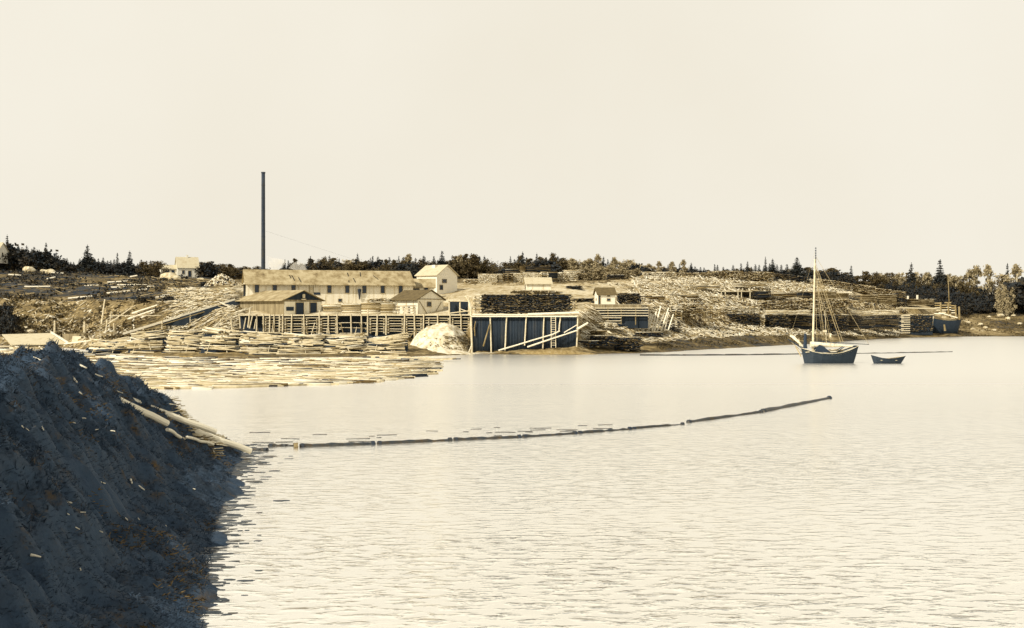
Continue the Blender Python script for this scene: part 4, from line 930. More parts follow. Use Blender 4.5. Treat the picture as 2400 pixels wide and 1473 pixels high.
# ------------------------------------------------------------------ boom in the foreground
bl = [((702, 1048), (880, 1042), .15, 'nearest big dark boom log with a pale sawn butt'), ((884, 1041.5), (1060, 1033), .13, 'second dark boom log from the shore'), ((1063, 1032.5), (1222, 1026), .125, 'third dark boom log from the shore'),
      ((1225, 1025.5), (1352, 1017), .12, 'fourth dark boom log, mid boom'), ((1355, 1016.5), (1480, 1006.5), .11, 'fifth dark boom log, thinner'), ((1482, 1006), (1603, 995), .085, 'thin boom log before the gap'),
      ((1612, 991), (1785, 967), .14, 'mottled boom log just beyond the gap'), ((1787, 966), (1945, 934.5), .20, 'outermost boom log with a dark knobbed end'), ((628, 1047), (697, 1045.5), .10, 'short dark log linking bank and boom'), ((560, 1053), (628, 1057), .11, 'dark log stub at the bank tip')]
for (a, b_, r_, lab) in bl:
    p0 = W(a[0], a[1], YW(a[1])); p1 = W(b_[0], b_[1], YW(b_[1])); p0.z = p1.z = .03
    root = empty('boom_log', p0, 0, lab, 'boom log', 'foreground boom logs')
    q = MB(); q.rod((0, 0, 0), p1-p0, r_, r_*.7, 9, 12, .05); q.build('trunk', M['log_wet'], root)
    d = (p1-p0).normalized()
    for e_, (c_, s_) in enumerate(((Vector(), -1), (p1-p0, 1))):
        q = MB(); q.rod(c_+d*s_*-.25, c_+d*s_*-.05, r_+.04, n=9); q.build('chain_band', M['iron'], root)
q = MB(); q.rod((0, 0, 0), (.25, .05, .02), .17, .16, 9); o = q.build('log_butt', M['board_tan']); o.location = W(697, 1049, YW(1049))+Vector((-.2, -.1, .1)); tag(o, 'pale sawn log butt floating at the near end of the boom', 'log')
rn = np.random.default_rng(53); k = 30; px = rn.uniform(600, 1420, k)
py = np.interp(px, [600, 700, 1060, 1420], [1043, 1046, 1032, 1012])-4-np.abs(rn.normal(0, 9, k)); Y = CH*F/(py-HY); an = rn.normal(.03, .12, k)
tag(boxes_np('drift_sticks', M['log_wet'], np.stack([XA(px, Y), Y, np.full(k, .02)], -1), np.stack([np.cos(an), np.sin(an), np.zeros(k)], -1), np.stack([rn.uniform(.3, 1.6, k), rn.uniform(.02, .05, k), np.full(k, .03)], -1)), 'thin dark sticks and bark drifting behind the foreground boom', 'drift sticks', kind='stuff')
# logs on the bank
for (a, b_, c, d, Y0, Y1, r_, lab) in ((278, 938, 392, 993, 56.5, 58.3, .17, 'pale log lying down the bank, uppermost of the two'), (384, 986, 588, 1058, 57.8, 62.2, .19, 'long pale log running down the bank into the water'), (296, 934, 506, 1013, 58.5, 63, .17, 'pale log lying behind the long one on the bank'),
                            (392, 1007, 432, 1030, 56, 57, .09, 'short curved stick below the long pale log'), (438, 1025, 500, 1042, 57, 59, .08, 'thin forked stick near the waterline')):
    q = MB(); p0, p1 = W(a, b_, Y0), W(c, d, Y1)
    for t_, p_ in ((0, p0), (1, p1)): p_.z = max(p_.z, float(np.maximum(bank_z(np.array([p_.x]), np.array([p_.y])), 0)[0])+.06)
    hs = [ray_bank(a+(c-a)*t_, b_+(d-b_)*t_+5) for t_ in np.linspace(.05, .95, 15)]; hy = float(np.median([h_.y for h_ in hs]))
    p0, p1 = W(a, b_, hy-1.6), W(c, d, hy+.8)
    if p1.z < .1: p1 = W(c, d, YW(d)); p1.z = .1
    q.rod(p0, p1, r_, r_*.9, 9, 6, .03); tag(q.build('bank_log', M['log_pale']), lab, 'log')
# pale driftwood chips on the dark bank
rnd = random.Random(6)
chips = [(240, 1135, .16), (308, 1132, .22), (332, 1147, .2), (162, 1182, .22), (160, 1211, .16), (196, 1207, .12), (297, 1222, .16), (326, 1221, .16), (184, 1242, .12), (235, 1252, .16), (85, 1310, .25), (190, 1340, .16), (197, 985, .2), (100, 1007, .22), (190, 925, .18), (265, 1015, .22), (88, 845, .25), (55, 1004, .12), (390, 1237, .1), (228, 1012, .1), (280, 922, .16), (175, 995, .1), (455, 1150, .16), (66, 1010, .1), (175, 893, .35), (190, 860, .3), (233, 883, .2)]
for i, (px, py, s_) in enumerate(chips):
    p_ = ray_bank(px, py); s_ *= .85*p_.y/48; q = MB(); a_ = rnd.uniform(-1.2, .4); ln = s_*rnd.uniform(1.0, 2.6)
    q.rod((-ln/2, 0, 0), (ln/2, ln*.1, rnd.uniform(-.05, .05)), s_*rnd.uniform(.15, .3), s_*.14, 6, 3, s_*.06)
    o = q.build('driftwood_chip', M['log_pale']); o.location = p_+Vector((0, -.05, .06)); o.rotation_euler = (0, .3, a_); tag(o, 'pale driftwood chip on the dark near bank', 'driftwood', 'driftwood chips on the near bank')
# flat dark patches standing in for the bank's rippled reflection
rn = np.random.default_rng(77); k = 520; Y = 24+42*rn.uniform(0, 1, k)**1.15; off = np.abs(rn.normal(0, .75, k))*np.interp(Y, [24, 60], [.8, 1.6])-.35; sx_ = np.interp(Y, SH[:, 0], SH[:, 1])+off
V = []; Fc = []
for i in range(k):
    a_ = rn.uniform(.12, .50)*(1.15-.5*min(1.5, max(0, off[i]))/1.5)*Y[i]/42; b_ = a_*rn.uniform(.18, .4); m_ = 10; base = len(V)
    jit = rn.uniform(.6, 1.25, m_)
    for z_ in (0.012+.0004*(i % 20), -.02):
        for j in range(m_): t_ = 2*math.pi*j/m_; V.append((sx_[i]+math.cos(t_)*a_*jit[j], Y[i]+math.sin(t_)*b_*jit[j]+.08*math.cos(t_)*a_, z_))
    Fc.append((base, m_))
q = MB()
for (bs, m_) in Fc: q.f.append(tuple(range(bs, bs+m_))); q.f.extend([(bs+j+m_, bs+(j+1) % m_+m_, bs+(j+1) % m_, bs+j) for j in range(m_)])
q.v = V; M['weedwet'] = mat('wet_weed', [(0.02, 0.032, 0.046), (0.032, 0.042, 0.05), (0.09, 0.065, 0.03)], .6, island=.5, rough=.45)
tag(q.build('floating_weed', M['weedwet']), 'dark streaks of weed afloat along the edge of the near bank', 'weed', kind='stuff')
# brush tangle on the point and rockweed over the bank
rn = np.random.default_rng(31); k = 900
px = rn.uniform(395, 512, k); py = 958+(px-395)*.42+rn.uniform(-14, 26, k); Y = np.clip(61+rn.normal(0, 1.6, k), 57, 66); X = XA(px, Y); z = np.maximum(bank_z(X, Y), 0)
an = rn.normal(.1, .5, k)
tag(boxes_np('brush', M['board'], np.stack([X, Y, z+rn.uniform(0, .22, k)], -1), np.stack([np.cos(an), np.sin(an), rn.normal(0, .12, k)], -1), np.stack([rn.uniform(.3, 1.1, k), rn.uniform(.02, .06, k), rn.uniform(.02, .05, k)], -1)), 'pale tangle of brush and sticks on the tip of the bank', 'brush', kind='stuff')
def weeds(name, m_, n_, fX, sz, label, cat, seed, th_=.5, up=.5):
    rn = np.random.default_rng(seed); Y = rn.uniform(20, 66, n_); sh_ = np.interp(Y, SH[:, 0], SH[:, 1]); X = sh_-fX(rn, n_); z = bank_z(X, Y); keep = (fbm(X/2.1, Y/2.1, 90+seed) > th_) & (z > -.15)
    X, Y, z = X[keep], Y[keep], np.maximum(z[keep], 0); k = len(X); d = rn.normal(0, 1, (k, 3)); d[:, 2] = np.abs(d[:, 2])*up
    a = np.stack([X, Y, z], -1); d /= np.linalg.norm(d, axis=1)[:, None]; s_ = rn.uniform(sz[0], sz[1], k)[:, None]; w_ = np.cross(d, rn.normal(0, 1, (k, 3))); w_ /= np.linalg.norm(w_, axis=1)[:, None]
    v = np.stack([a-w_*s_*.12, a+w_*s_*.12, a+d*s_+w_*s_*.04, a+d*s_-w_*s_*.04], 1).reshape(-1, 3); f_ = np.arange(4*k).reshape(k, 4)
    tag(mesh_np(name, M[m_], v, f_), label, cat, kind='stuff')
weeds('rockweed', 'kelp', 60000, lambda rn, n_: rn.uniform(-.2, 10, n_), (.07, .2), 'brown rockweed draped over the lower bank', 'rockweed', 1, .555, .3)
weeds('bank_turf', 'turf', 120000, lambda rn, n_: rn.uniform(-.3, 11, n_), (.05, .16), 'short dark turf over the near bank', 'turf', 3, .22, .5)
weeds('bank_grass', 'turf', 50000, lambda rn, n_: rn.uniform(3.5, 13, n_), (.10, .26), 'dark grass and turf over the upper bank', 'grass', 2, .42, 1.0)
# ------------------------------------------------------------------ boats
def hull_mesh(st, inset=0.0, nseg=7, full=.55):
    """st: stations (x_top, x_bottom, half_beam, z_keel, z_sheer); returns verts, quads of the shell"""
    v = []; f = []; K = 2*nseg+1
    for (xt, xb, hb, zk, zs) in st:
        for j in range(-nseg, nseg+1):
            t = abs(j)/nseg; s = -1 if j < 0 else 1
            y = s*max(0.0, hb*(t**full)-inset); z = zk+(zs-zk)*(t**1.6); x = xb+(xt-xb)*(t**1.6)
            v.append((x, y, z+inset*(1-t)))
    n_ = len(st)
    for i in range(n_-1):
        for j in range(K-1): a = i*K+j; f.append((a, a+1, a+K+1, a+K))
    f.append(tuple(range(K-1, -1, -1))); f.append(tuple((n_-1)*K+j for j in range(K)))
    return v, f, K
def rail(st, side, r_, name, m_, parent):
    q = MB()
    for a, b_ in zip(st, st[1:]): q.beam((a[0], side*a[2], a[4]), (b_[0], side*b_[2], b_[4]), r_, r_*.7)
    return q.build(name, m_, parent)
YB = 169.0; k_ = YB/F
def bxz(px, py): return ((px-1945)*k_, CH-(py-HY)*k_)
sl = empty('sloop', (XA(1945, YB), YB, 0), R(2), 'dark hulled sloop at anchor with bare mast and furled pale sails', 'sloop')
sh_py = [(1877, 816), (1886, 819), (1900, 824), (1920, 828), (1943, 828.5), (1965, 826), (1985, 820), (2000, 814), (2008, 810.5)]
hb = [.12, .75, 1.25, 1.6, 1.75, 1.7, 1.5, 1.2, 1.0]
bot = [1886, 1892, 1902, 1920, 1943, 1963, 1980, 1992, 1997]
st = []
for (px, py), h_, b_ in zip(sh_py, hb, bot):
    x, z = bxz(px, py); st.append((x, bxz(b_, 0)[0], h_, -.45, z))
v, f, K = hull_mesh(st); q = MB(); q.raw(v, f); q.build('hull', M['hull'], sl, False)
q = MB()
for a, b_ in zip(st, st[1:]): q.raw([(a[0], -a[2]*.97, a[4]-.28), (b_[0], -b_[2]*.97, b_[4]-.28), (b_[0], b_[2]*.97, b_[4]-.28), (a[0], a[2]*.97, a[4]-.28)], [(0, 1, 2, 3)])
q.build('deck', M['board'], sl)
for s_ in (-1, 1): rail(st, s_, .08, 'gunwale', M['post'], sl)
mx, mz = bxz(1904.5, 815); tx_, tz_ = bxz(1909.5, 608)
q = MB(); q.rod((mx, 0, mz-.6), (tx_, 0, tz_), .17, .11, 10, 4); q.build('mast', M['post'], sl)
t2x, t2z = bxz(1912, 580); q = MB(); q.rod((tx_+.12, 0, tz_-.6), (t2x, 0, t2z), .07, .03, 6)
for k in range(5): z = tz_+.1+k*.38; q.rod((tx_+.12, 0, z), (tx_+.14, 0, z+.14), .11, n=6)
q.build('topmast', M['iron'], sl)
q = MB(); q.rod((mx-.05, .25, mz+.5), (tx_+.4, .25, tz_-1.5), .035, n=4); q.build('halyard', M['board_dark'], sl)
b0 = bxz(1898, 800); b1 = bxz(2038, 808)
q = MB(); q.rod((b0[0], 0, b0[1]), (b1[0], 0, b1[1]), .07, .045, 7); q.build('boom', M['iron'], sl)
q = MB(); p0 = bxz(1899, 803); p1 = bxz(1998, 812); n_ = 12
for i in range(n_):
    t0, t1 = i/n_, (i+1)/n_; r0_ = .50*(1-t0*.75); r1_ = .50*(1-t1*.75)
    q.rod((p0[0]+(p1[0]-p0[0])*t0, -.05, p0[1]+(p1[1]-p0[1])*t0-.3*(1-t0)), (p0[0]+(p1[0]-p0[0])*t1, -.05, p0[1]+(p1[1]-p0[1])*t1-.3*(1-t1)), r0_*random.uniform(.88, 1.05), r1_, 10)
q.build('furled_mainsail', M['sail'], sl)
s0 = bxz(1883, 818); s1 = bxz(1846, 796)
q = MB(); q.rod((s0[0], 0, s0[1]), (s1[0], 0, s1[1]), .13, .09, 8); q.build('bowsprit', M['iron'], sl)
q = MB(); a = bxz(1881, 812); b_ = bxz(1851, 787); m1 = bxz(1860, 791.5)
q.rod((a[0], 0, a[1]), (m1[0], 0, m1[1]), .11, .26, 8); q.rod((m1[0], 0, m1[1]), (b_[0], 0, b_[1]), .26, .12, 8); q.build('furled_jib', M['sail'], sl)
q = MB(); a = bxz(1852, 800); b_ = bxz(1880, 826); q.rod((a[0], 0, a[1]), (b_[0], 0, b_[1]), .05, n=5); a2 = bxz(1864, 812); b2 = bxz(1877, 836); q.rod((a2[0], 0, a2[1]), (b2[0], 0, b2[1]), .09, n=5); q.build('bobstay', M['rope'], sl)
q = MB(); a = bxz(1871, 794); b_ = bxz(1874, 812); q.rod((a[0], -.1, a[1]), (b_[0], -.1, b_[1]), .06, n=5); q.build('stay_post', M['post'], sl)
# dark canvas bundle upright on the foredeck
q = MB(); a = bxz(1886, 817); q.rod((a[0], -.15, a[1]), (a[0]-.03, -.15, a[1]+.55), .34, .27, 9); q.rod((a[0]-.03, -.15, a[1]+.5), (a[0]+.02, -.15, a[1]+1.75), .27, .25, 9, 3, .03); q.rod((a[0]+.02, -.15, a[1]+1.7), (a[0]-.02, -.15, a[1]+2.3), .25, .12, 9); q.build('canvas_bundle', M['cloth'], sl)
# shrouds, halyards and topping lift
for (ax, ay, cx_, cy_, y_, r_) in ((1909.5, 612, 1972, 803, -.9, .026), (1909.5, 618, 1976, 804, .9, .022), (1909, 640, 1943, 806, -1.2, .024), (1909, 640, 1934, 806, 1.2, .022), (1910.5, 600, 2038, 808, 0, .022), (1909, 634, 1930, 805, -1.3, .02), (1909, 625, 1966, 806, -1.1, .02), (1909.5, 612, 1938, 805, 1.2, .025), (1909.5, 615, 1955, 806, .6, .02), (1909, 640, 1916, 800, .3, .03), (1910, 590, 1850, 796, 0, .010)):
    a = bxz(ax, ay); c_ = bxz(cx_, cy_); q = MB(); q.rod((a[0], 0, a[1]), (c_[0], y_, c_[1]), r_, n=4); q.build('shroud', M['rope'], sl)
q = MB(); a = bxz(1928, 728); c_ = bxz(1932, 808); q.rod((a[0], -1.0, a[1]), (c_[0], -1.1, c_[1]), .03, n=4); a = bxz(1925, 776); q.box((a[0]+.2, -1.0, a[1]), (.6, .2, .25)); a = bxz(1941, 786); q.box((a[0], -1.0, a[1]), (.22, .2, .6)); q.build('block', M['post'], sl)
q = MB(); a = bxz(1920, 820); q.raw([(a[0]-1.1, -1.0, a[1]-.3), (a[0]+1.5, -1.0, a[1]-.4), (a[0]+1.5, .6, a[1]-.4), (a[0]-1.1, .6, a[1]-.3), (a[0]-.2, -.8, a[1]+.75), (a[0]+.3, -.8, a[1]+.6), (a[0]+.3, .5, a[1]+.6), (a[0]-.2, .5, a[1]+.75)], [(3, 2, 1, 0), (4, 5, 6, 7), (0, 1, 5, 4), (1, 2, 6, 5), (2, 3, 7, 6), (3, 0, 4, 7)]); q.build('cabin', M['cloth'], sl)
q = MB()
for i in range(9):
    a = bxz(1896+i*8, 824-(i % 3)*1.5); q.beam((a[0]-.8, -.9+.1*i, a[1]-.1), (a[0]+1.1, -.7+.1*i, a[1]+random.uniform(-.1, .35)), .18, .1)
q.build('deck_lumber', M['board'], sl)
q = MB()
for (a_, b_, c_, d_) in ((1955, 823, 1971, 812), (1962, 822, 1975, 813)):
    a = bxz(a_, b_); c2 = bxz(c_, d_); q.rod((a[0], -.8, a[1]), (c2[0], -.8, c2[1]), .07, n=5)
q.build('tiller', M['iron'], sl)
# dory
YD = 168.0; k2 = YD/F
def dxz(px, py): return ((px-2081)*k2, CH-(py-HY)*k2)
dy = empty('dory', (XA(2081, YD), YD, 0), R(-4), 'dark flat bottomed dory afloat right of the sloop', 'dory')
tp = [(2042, 833), (2052, 836), (2066, 839.5), (2081, 841), (2096, 839.5), (2110, 837), (2121, 835)]
bb = [2049, 2055, 2067, 2081, 2094, 2104, 2110]; hb = [.08, .42, .70, .80, .70, .45, .14]; st = []
for (px, py), h_, b_ in zip(tp, hb, bb): x, z = dxz(px, py); st.append((x, dxz(b_, 0)[0], h_, -.12, z))
v, f, K = hull_mesh(st, full=.7); q = MB(); q.raw(v, f); q.build('hull', M['hull'], dy)
v, f, K = hull_mesh([(a[0], a[1], a[2]*.93, .0, a[4]+.01) for a in st], full=.7); q = MB(); q.raw(v, [tuple(reversed(x)) for x in f[:-2]]); q.build('planking', M['walltan'], dy)
for s_ in (-1, 1): rail(st, s_, .09, 'gunwale', M['iron' if s_ < 0 else 'post'], dy)
for x in (-1.1, 0, 1.1): q = MB(); q.box((x, 0, .50), (.28, 1.2, .05)); q.build('thwart', M['post'], dy)
# small dark skiff drawn up on the beach
sk = empty('skiff', W(1457, 766, 221), R(15), 'tiny dark skiff drawn up on the beach below the landing', 'skiff')
st = [(-1.0, -.6, .05, 0, .75), (-.6, -.5, .35, 0, .5), (0, 0, .45, 0, .38), (.6, .5, .35, 0, .5), (1.0, .6, .05, 0, .8)]
v, f, K = hull_mesh(st, full=.7); q = MB(); q.raw(v, f); q.build('hull', M['dark'], sk)
rail(st, -1, .06, 'gunwale', M['iron'], sk)
# schooner lying at the right wharf
YS = 350.0; k3 = YS/F
def sxz(px, py): return ((px-2220)*k3, CH-(py-HY)*k3)
sc2 = empty('cargo_schooner', (XA(2220, YS), YS, 0), 0, 'dark hulled cargo boat with one pale mast lying aground at the far right wharf', 'schooner')
tp = [(2178, 743), (2190, 747), (2205, 750), (2220, 751), (2235, 750), (2246, 748), (2254, 746)]
bb = [2184, 2192, 2206, 2220, 2232, 2240, 2243]; hb = [.6, 1.6, 2.1, 2.3, 2.1, 1.5, .3]; st = []
for (px, py), h_, b_ in zip(tp, hb, bb): x, z = sxz(px, py); st.append((x, sxz(b_, 0)[0], h_, sxz(0, 785)[1], z))
v, f, K = hull_mesh(st); q = MB(); q.raw(v, f); q.build('hull', M['hull'], sc2)
q = MB()
for a, b_ in zip(st, st[1:]): q.raw([(a[0], -a[2]*.97, a[4]-.2), (b_[0], -b_[2]*.97, b_[4]-.2), (b_[0], b_[2]*.97, b_[4]-.2), (a[0], a[2]*.97, a[4]-.2)], [(0, 1, 2, 3)])
q.build('deck', M['board'], sc2)
for s_ in (-1, 1): rail(st, s_, .14, 'gunwale', M['board_tan'], sc2)
a = sxz(2226, 746); b_ = sxz(2222, 645); q = MB(); q.rod((a[0], 0, a[1]), (b_[0], 0, b_[1]), .18, .10, 8); q.build('mast', M['board_tan'], sc2)
for (x0_, y0_, x1_, y1_) in ((2200, 709, 2200, 745), (2218, 709, 2218, 745), (2234, 716, 2236, 748), (2243, 719, 2244, 750)):
    a = sxz(x0_, y0_); b_ = sxz(x1_, y1_); q = MB(); q.rod((a[0], -1.6, a[1]), (b_[0], -1.6, b_[1]), .3, .3, 7); q.build('deck_post', M['board_tan'], sc2)
for i, (x0_, y0_) in enumerate(((2196, 711), (2219, 710), (2207, 716), (2230, 717))):
    a = sxz(x0_, y0_); q = MB()
    for j in range(6): q.box((a[0], -.8, a[1]-j*.75), (1.4, 1.8, .32))
    q.build('deck_lumber', M['board_mid'], sc2)
q = MB(); a = sxz(2195, 733); b_ = sxz(2238, 745); q.beam((a[0], -1.9, a[1]), (b_[0], -1.9, b_[1]), .3, .3); q.build('gangplank', M['log_pale'], sc2)
q = MB(); q.rod(W(2188, 741, 345), W(2182+1, 780, 342), .14, .12, 6); tag(q.build('fender_pole', M['post']), 'slanting pole leaning on the far right wharf', 'pole')
q = MB(); q.rod(W(2215, 776, 344), W(2213, 761, 344), .35, .25, 6); tag(q.build('stub_pile', M['board_tan']), 'short stub pile in front of the cargo boat hull', 'pole')
# wharf beside it
YW2 = 341.0
w2 = empty('ship_wharf', (XA(2110, YW2), YW2, 0), 0, 'dark crib wharf with crossed pale timber ends at the far right', 'wharf')
wx = XA(2186, YW2)-XA(2110, YW2); h2 = ZA(738, YW2); b2 = ZA(783, YW2)
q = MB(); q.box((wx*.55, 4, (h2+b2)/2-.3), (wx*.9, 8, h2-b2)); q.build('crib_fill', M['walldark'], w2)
q = MB(); q.box((wx*.5, 4.5, h2), (wx*1.05, 9.5, .2)); q.build('deck', M['rooflight'], w2)
for j in range(9):
    z = b2+.3+(h2-b2)*j/9; q = MB(); q.beam((.2, -.3, z), (2.9, -.3, z+.05), .4, .28); q.build('crib_timber', M['post'], w2)
    if j % 2: q = MB(); q.beam((-.6, -.35, z+.3), (.9, -.2, z+.3), .35, .24); q.build('crib_timber', M['post'], w2)
rn = np.random.default_rng(17); k = 260
boxes_np('fill_timbers', M['board_dark'], np.stack([rn.uniform(3, wx, k), rn.uniform(-.35, -.05, k), b2+(h2-b2)*rn.uniform(.1, 1, k)], -1), np.stack([np.ones(k), rn.normal(0, .4, k), rn.normal(0, .1, k)], -1), np.stack([rn.uniform(.3, 1, k), np.full(k, .2), np.full(k, .18)], -1), w2)
q = MB(); q.beam(W(2112, 722, 352), W(2190, 724, 352), 6, .4); tag(q.build('wharf_gangway', M['rooflight']), 'white board gangway above the ship wharf', 'gangway')
for px, t_, lb in ((2150, 700, 'taller'), (2128, 702, 'shorter')):
    q = MB(); q.rod(W(px, t_+6, 366), W(px, t_-8, 366), .35, n=6); tag(q.build('stake', M['log_pale']), lb+' of two white stakes above the low tan plank stack', 'stake')

# far boom floating across the river and its mooring
pts = [(1300, 831), (1400, 833), (1500, 834), (1600, 834), (1700, 833.5), (1790, 832.5), (1872, 831), (2005, 829.5), (2080, 828.5), (2160, 827), (2232, 825.5)]
for a, b_ in zip(pts, pts[1:]):
    if a[0] < 1480: continue
    q = MB(); p0 = W(a[0], a[1], YW(a[1])); p1 = W(b_[0], b_[1], YW(b_[1])); p0.z = p1.z = .04
    q.rod(p0, p1, .22 if a[0] < 1870 else .12, .16 if a[0] < 1870 else .10, 7, 5, .05)
    tag(q.build('boom_log', M['log_wet']), 'thin dark boom log strung across the river beyond the sloop', 'boom log', 'far boom logs')
# mud bar under the boom by the pier
heap('mud', 'low brown mud bar at the foot of the pier', 'mud bar', (XA(1300, 203.5), 203.8, -.35), 9.5, 2.2, 1.2, 'board_tan', 7, pw=2)
bpy.data.objects['mud'].data.materials[0] = M['mudm'] = mat('tidal_mud', [(0.10, 0.07, 0.03), TN, (0.38, 0.3, 0.17)], 1.5, bump=.05, rough=.6)

# ------------------------------------------------------------------ trees
def quads(ctr, nrm_seed, size, rn):
    k = len(ctr); a = rn.normal(0, 1, (k, 3)); a /= np.linalg.norm(a, axis=1)[:, None]; b_ = np.cross(a, rn.normal(0, 1, (k, 3))); b_ /= np.linalg.norm(b_, axis=1)[:, None]
    s_ = size[:, None] if np.ndim(size) else size
    return np.stack([ctr-a*s_-b_*s_*.6, ctr+a*s_-b_*s_*.6, ctr+a*s_+b_*s_*.6, ctr-a*s_+b_*s_*.6], 1).reshape(-1, 3), np.arange(4*k).reshape(k, 4)
def conifer(seed, h=10.0, r_=2.4, dens=1.0, gap=0.0, m_='spruce'):
    rn = np.random.default_rng(seed); P = []
    z = .06*h; lv = 0
    while z < h*.97:
        t = z/h; rad = r_*1.15*(1-t)**.95*rn.uniform(.72, 1.2)+.08
        nb = int(16*dens*(1-t*.4))+3
        for j in range(nb):
            if rn.random() < gap: continue
            an = rn.uniform(0, 2*math.pi); L_ = rad*rn.uniform(.7, 1.12)
            m = max(3, int(L_*5.5*dens))
            for q_ in range(m):
                s_ = (q_+rn.random())/m; P.append((math.cos(an)*L_*s_+rn.normal(0, .12), math.sin(an)*L_*s_+rn.normal(0, .12), z-.30*L_*s_*s_+.12*L_*s_+rn.normal(0, .08)))
        z += h*.05*rn.uniform(.8, 1.2); lv += 1
    for q_ in range(14): P.append((rn.normal(0, .05), rn.normal(0, .05), h*(.9+.1*rn.random())))
    P = np.array(P); v, f = quads(P, None, rn.uniform(.17, .36, len(P))*np.clip(1.3-P[:, 2]/h, .4, 1), rn)
    return P, v, f
def build_tree(name, kind, seed, **kw):
    root = empty(name, (0, 0, 0))
    if kind == 'conifer':
        P, v, f = conifer(seed, **kw); h = kw.get('h', 10.0); mesh_np('crown', M['spruce'], v, f, root)
        q = MB(); q.rod((0, 0, -1), (0, 0, h*.95), .22, .03, 6, 4, .05); q.build('trunk', M['trunk'], root)
    else:
        rn = np.random.default_rng(seed); h = kw.get('h', 9.0); w_ = kw.get('w', 3.0); lo = kw.get('lo', .2); nc_ = kw.get('nc', 26); nl = kw.get('nl', 46); P = []
        cl = []
        for j in range(nc_):
            t = rn.uniform(lo, 1); rr_ = w_*math.sin(math.pi*min(.97, (t-lo)/(1-lo)*.8+.18))**.8; an = rn.uniform(0, 6.28); ra_ = rr_*rn.uniform(.2, 1)
            c_ = np.array([math.cos(an)*ra_, math.sin(an)*ra_, t*h*.93]); cl.append(c_); P.append(c_+rn.normal(0, 1, (nl, 3))*np.array([.5, .5, .38])*w_/3*rn.uniform(.7, 1.25))
        P = np.concatenate(P); P[:, 2] = np.maximum(P[:, 2], .1); v, f = quads(P, None, rn.uniform(.14, .30, len(P)), rn)
        mesh_np('crown', M[kw.get('m', 'leaf')], v, f, root)
        q = MB(); q.rod((0, 0, -1), (0, 0, h*.75), .2, .07, 6, 5, .12)
        for c_ in cl[:9]: q.rod((0, 0, c_[2]*.6), c_, .07, .03, 4)
        q.build('trunk', M['birch' if kw.get('pale') else 'trunk'], root)
    return root
protos = {
 'spruce': [build_tree('spruce_tree', 'conifer', 1, h=10, r_=2.3), build_tree('spruce_tree', 'conifer', 2, h=10, r_=1.8, gap=.15), build_tree('spruce_tree', 'conifer', 3, h=10, r_=2.9, dens=1.15), build_tree('spruce_tree', 'conifer', 4, h=10, r_=1.3, dens=.8, gap=.3), build_tree('spruce_tree', 'conifer', 12, h=10, r_=2.2, dens=.9, gap=.25)],
 'broad': [build_tree('broadleaf_tree', 'b', 5, h=10, w=3.0), build_tree('broadleaf_tree', 'b', 6, h=10, w=3.8, lo=.1, nc=34), build_tree('broadleaf_tree', 'b', 7, h=10, w=2.2)],
 'pale': [build_tree('pale_tree', 'b', 8, h=10, w=1.9, m='leafpale', pale=True, nl=30, nc=40, lo=.1), build_tree('pale_tree', 'b', 9, h=10, w=3.2, m='leafpale', lo=.05, nc=34, nl=44)],
 'birch': [build_tree('birch_tree', 'b', 10, h=10, w=1.7, m='leafpale', pale=True, nl=14, nc=30, lo=.22), build_tree('birch_tree', 'b', 11, h=10, w=2.0, m='leaf', pale=True, nl=12, nc=26, lo=.3)],
 'bush': [build_tree('bush', 'b', 13, h=4.2, w=3.0, m='bush', lo=.0, nc=30, nl=52), build_tree('bush', 'b', 14, h=3.2, w=2.6, m='bush', lo=0., nc=26, nl=44)],
}
first = {id(o): True for L_ in protos.values() for o in L_}
def plant(kind, i, px, Y, hpx_top, label, group, wide=1.0, sink=.3):
    pr0 = protos[kind][i % len(protos[kind])]
    X = XA(px, Y); g = G(X, Y); zt_ = ZA(hpx_top, Y); h = max(1.6, zt_-g+sink)
    base_h = {'bush': 4.2}.get(kind, 10.0)
    if first[id(pr0)]: o = pr0; first[id(pr0)] = False
    else: o = copy_tree(pr0)
    s_ = h/base_h; wd_ = s_**.6*wide*1.15*(1.0 if kind != 'bush' else 1.0)
    if kind == 'bush': wd_ = wide*max(.8, s_)
    o.location = (X, Y, g-sink); o.rotation_euler = (0, 0, random.uniform(0, 6.28)); o.scale = (wd_, wd_, s_)
    return tag(o, label, 'bush' if kind == 'bush' else 'tree', group)
ex = [0, 30, 60, 110, 150, 170, 230, 270, 330, 380, 385, 465, 500, 540, 555, 590, 620, 640, 655, 670, 700, 750, 800, 860, 960, 1000, 1070, 1110, 1150, 1165, 1200, 1250, 1320, 1400, 1450, 1480, 1520, 1600, 1650, 1740, 1900, 1960, 2000, 2040, 2100, 2180, 2240, 2300, 2350, 2400, 2500]
ey = [566, 576, 580, 588, 606, 612, 607, 612, 616, 618, 618, 610, 614, 620, 627, 622, 626, 634, 628, 613, 612, 604, 608, 606, 607, 606, 604, 603, 606, 626, 606, 600, 601, 607, 608, 612, 619, 622, 624, 624, 627, 632, 642, 634, 642, 645, 650, 640, 652, 645, 640]
rnd = random.Random(99)
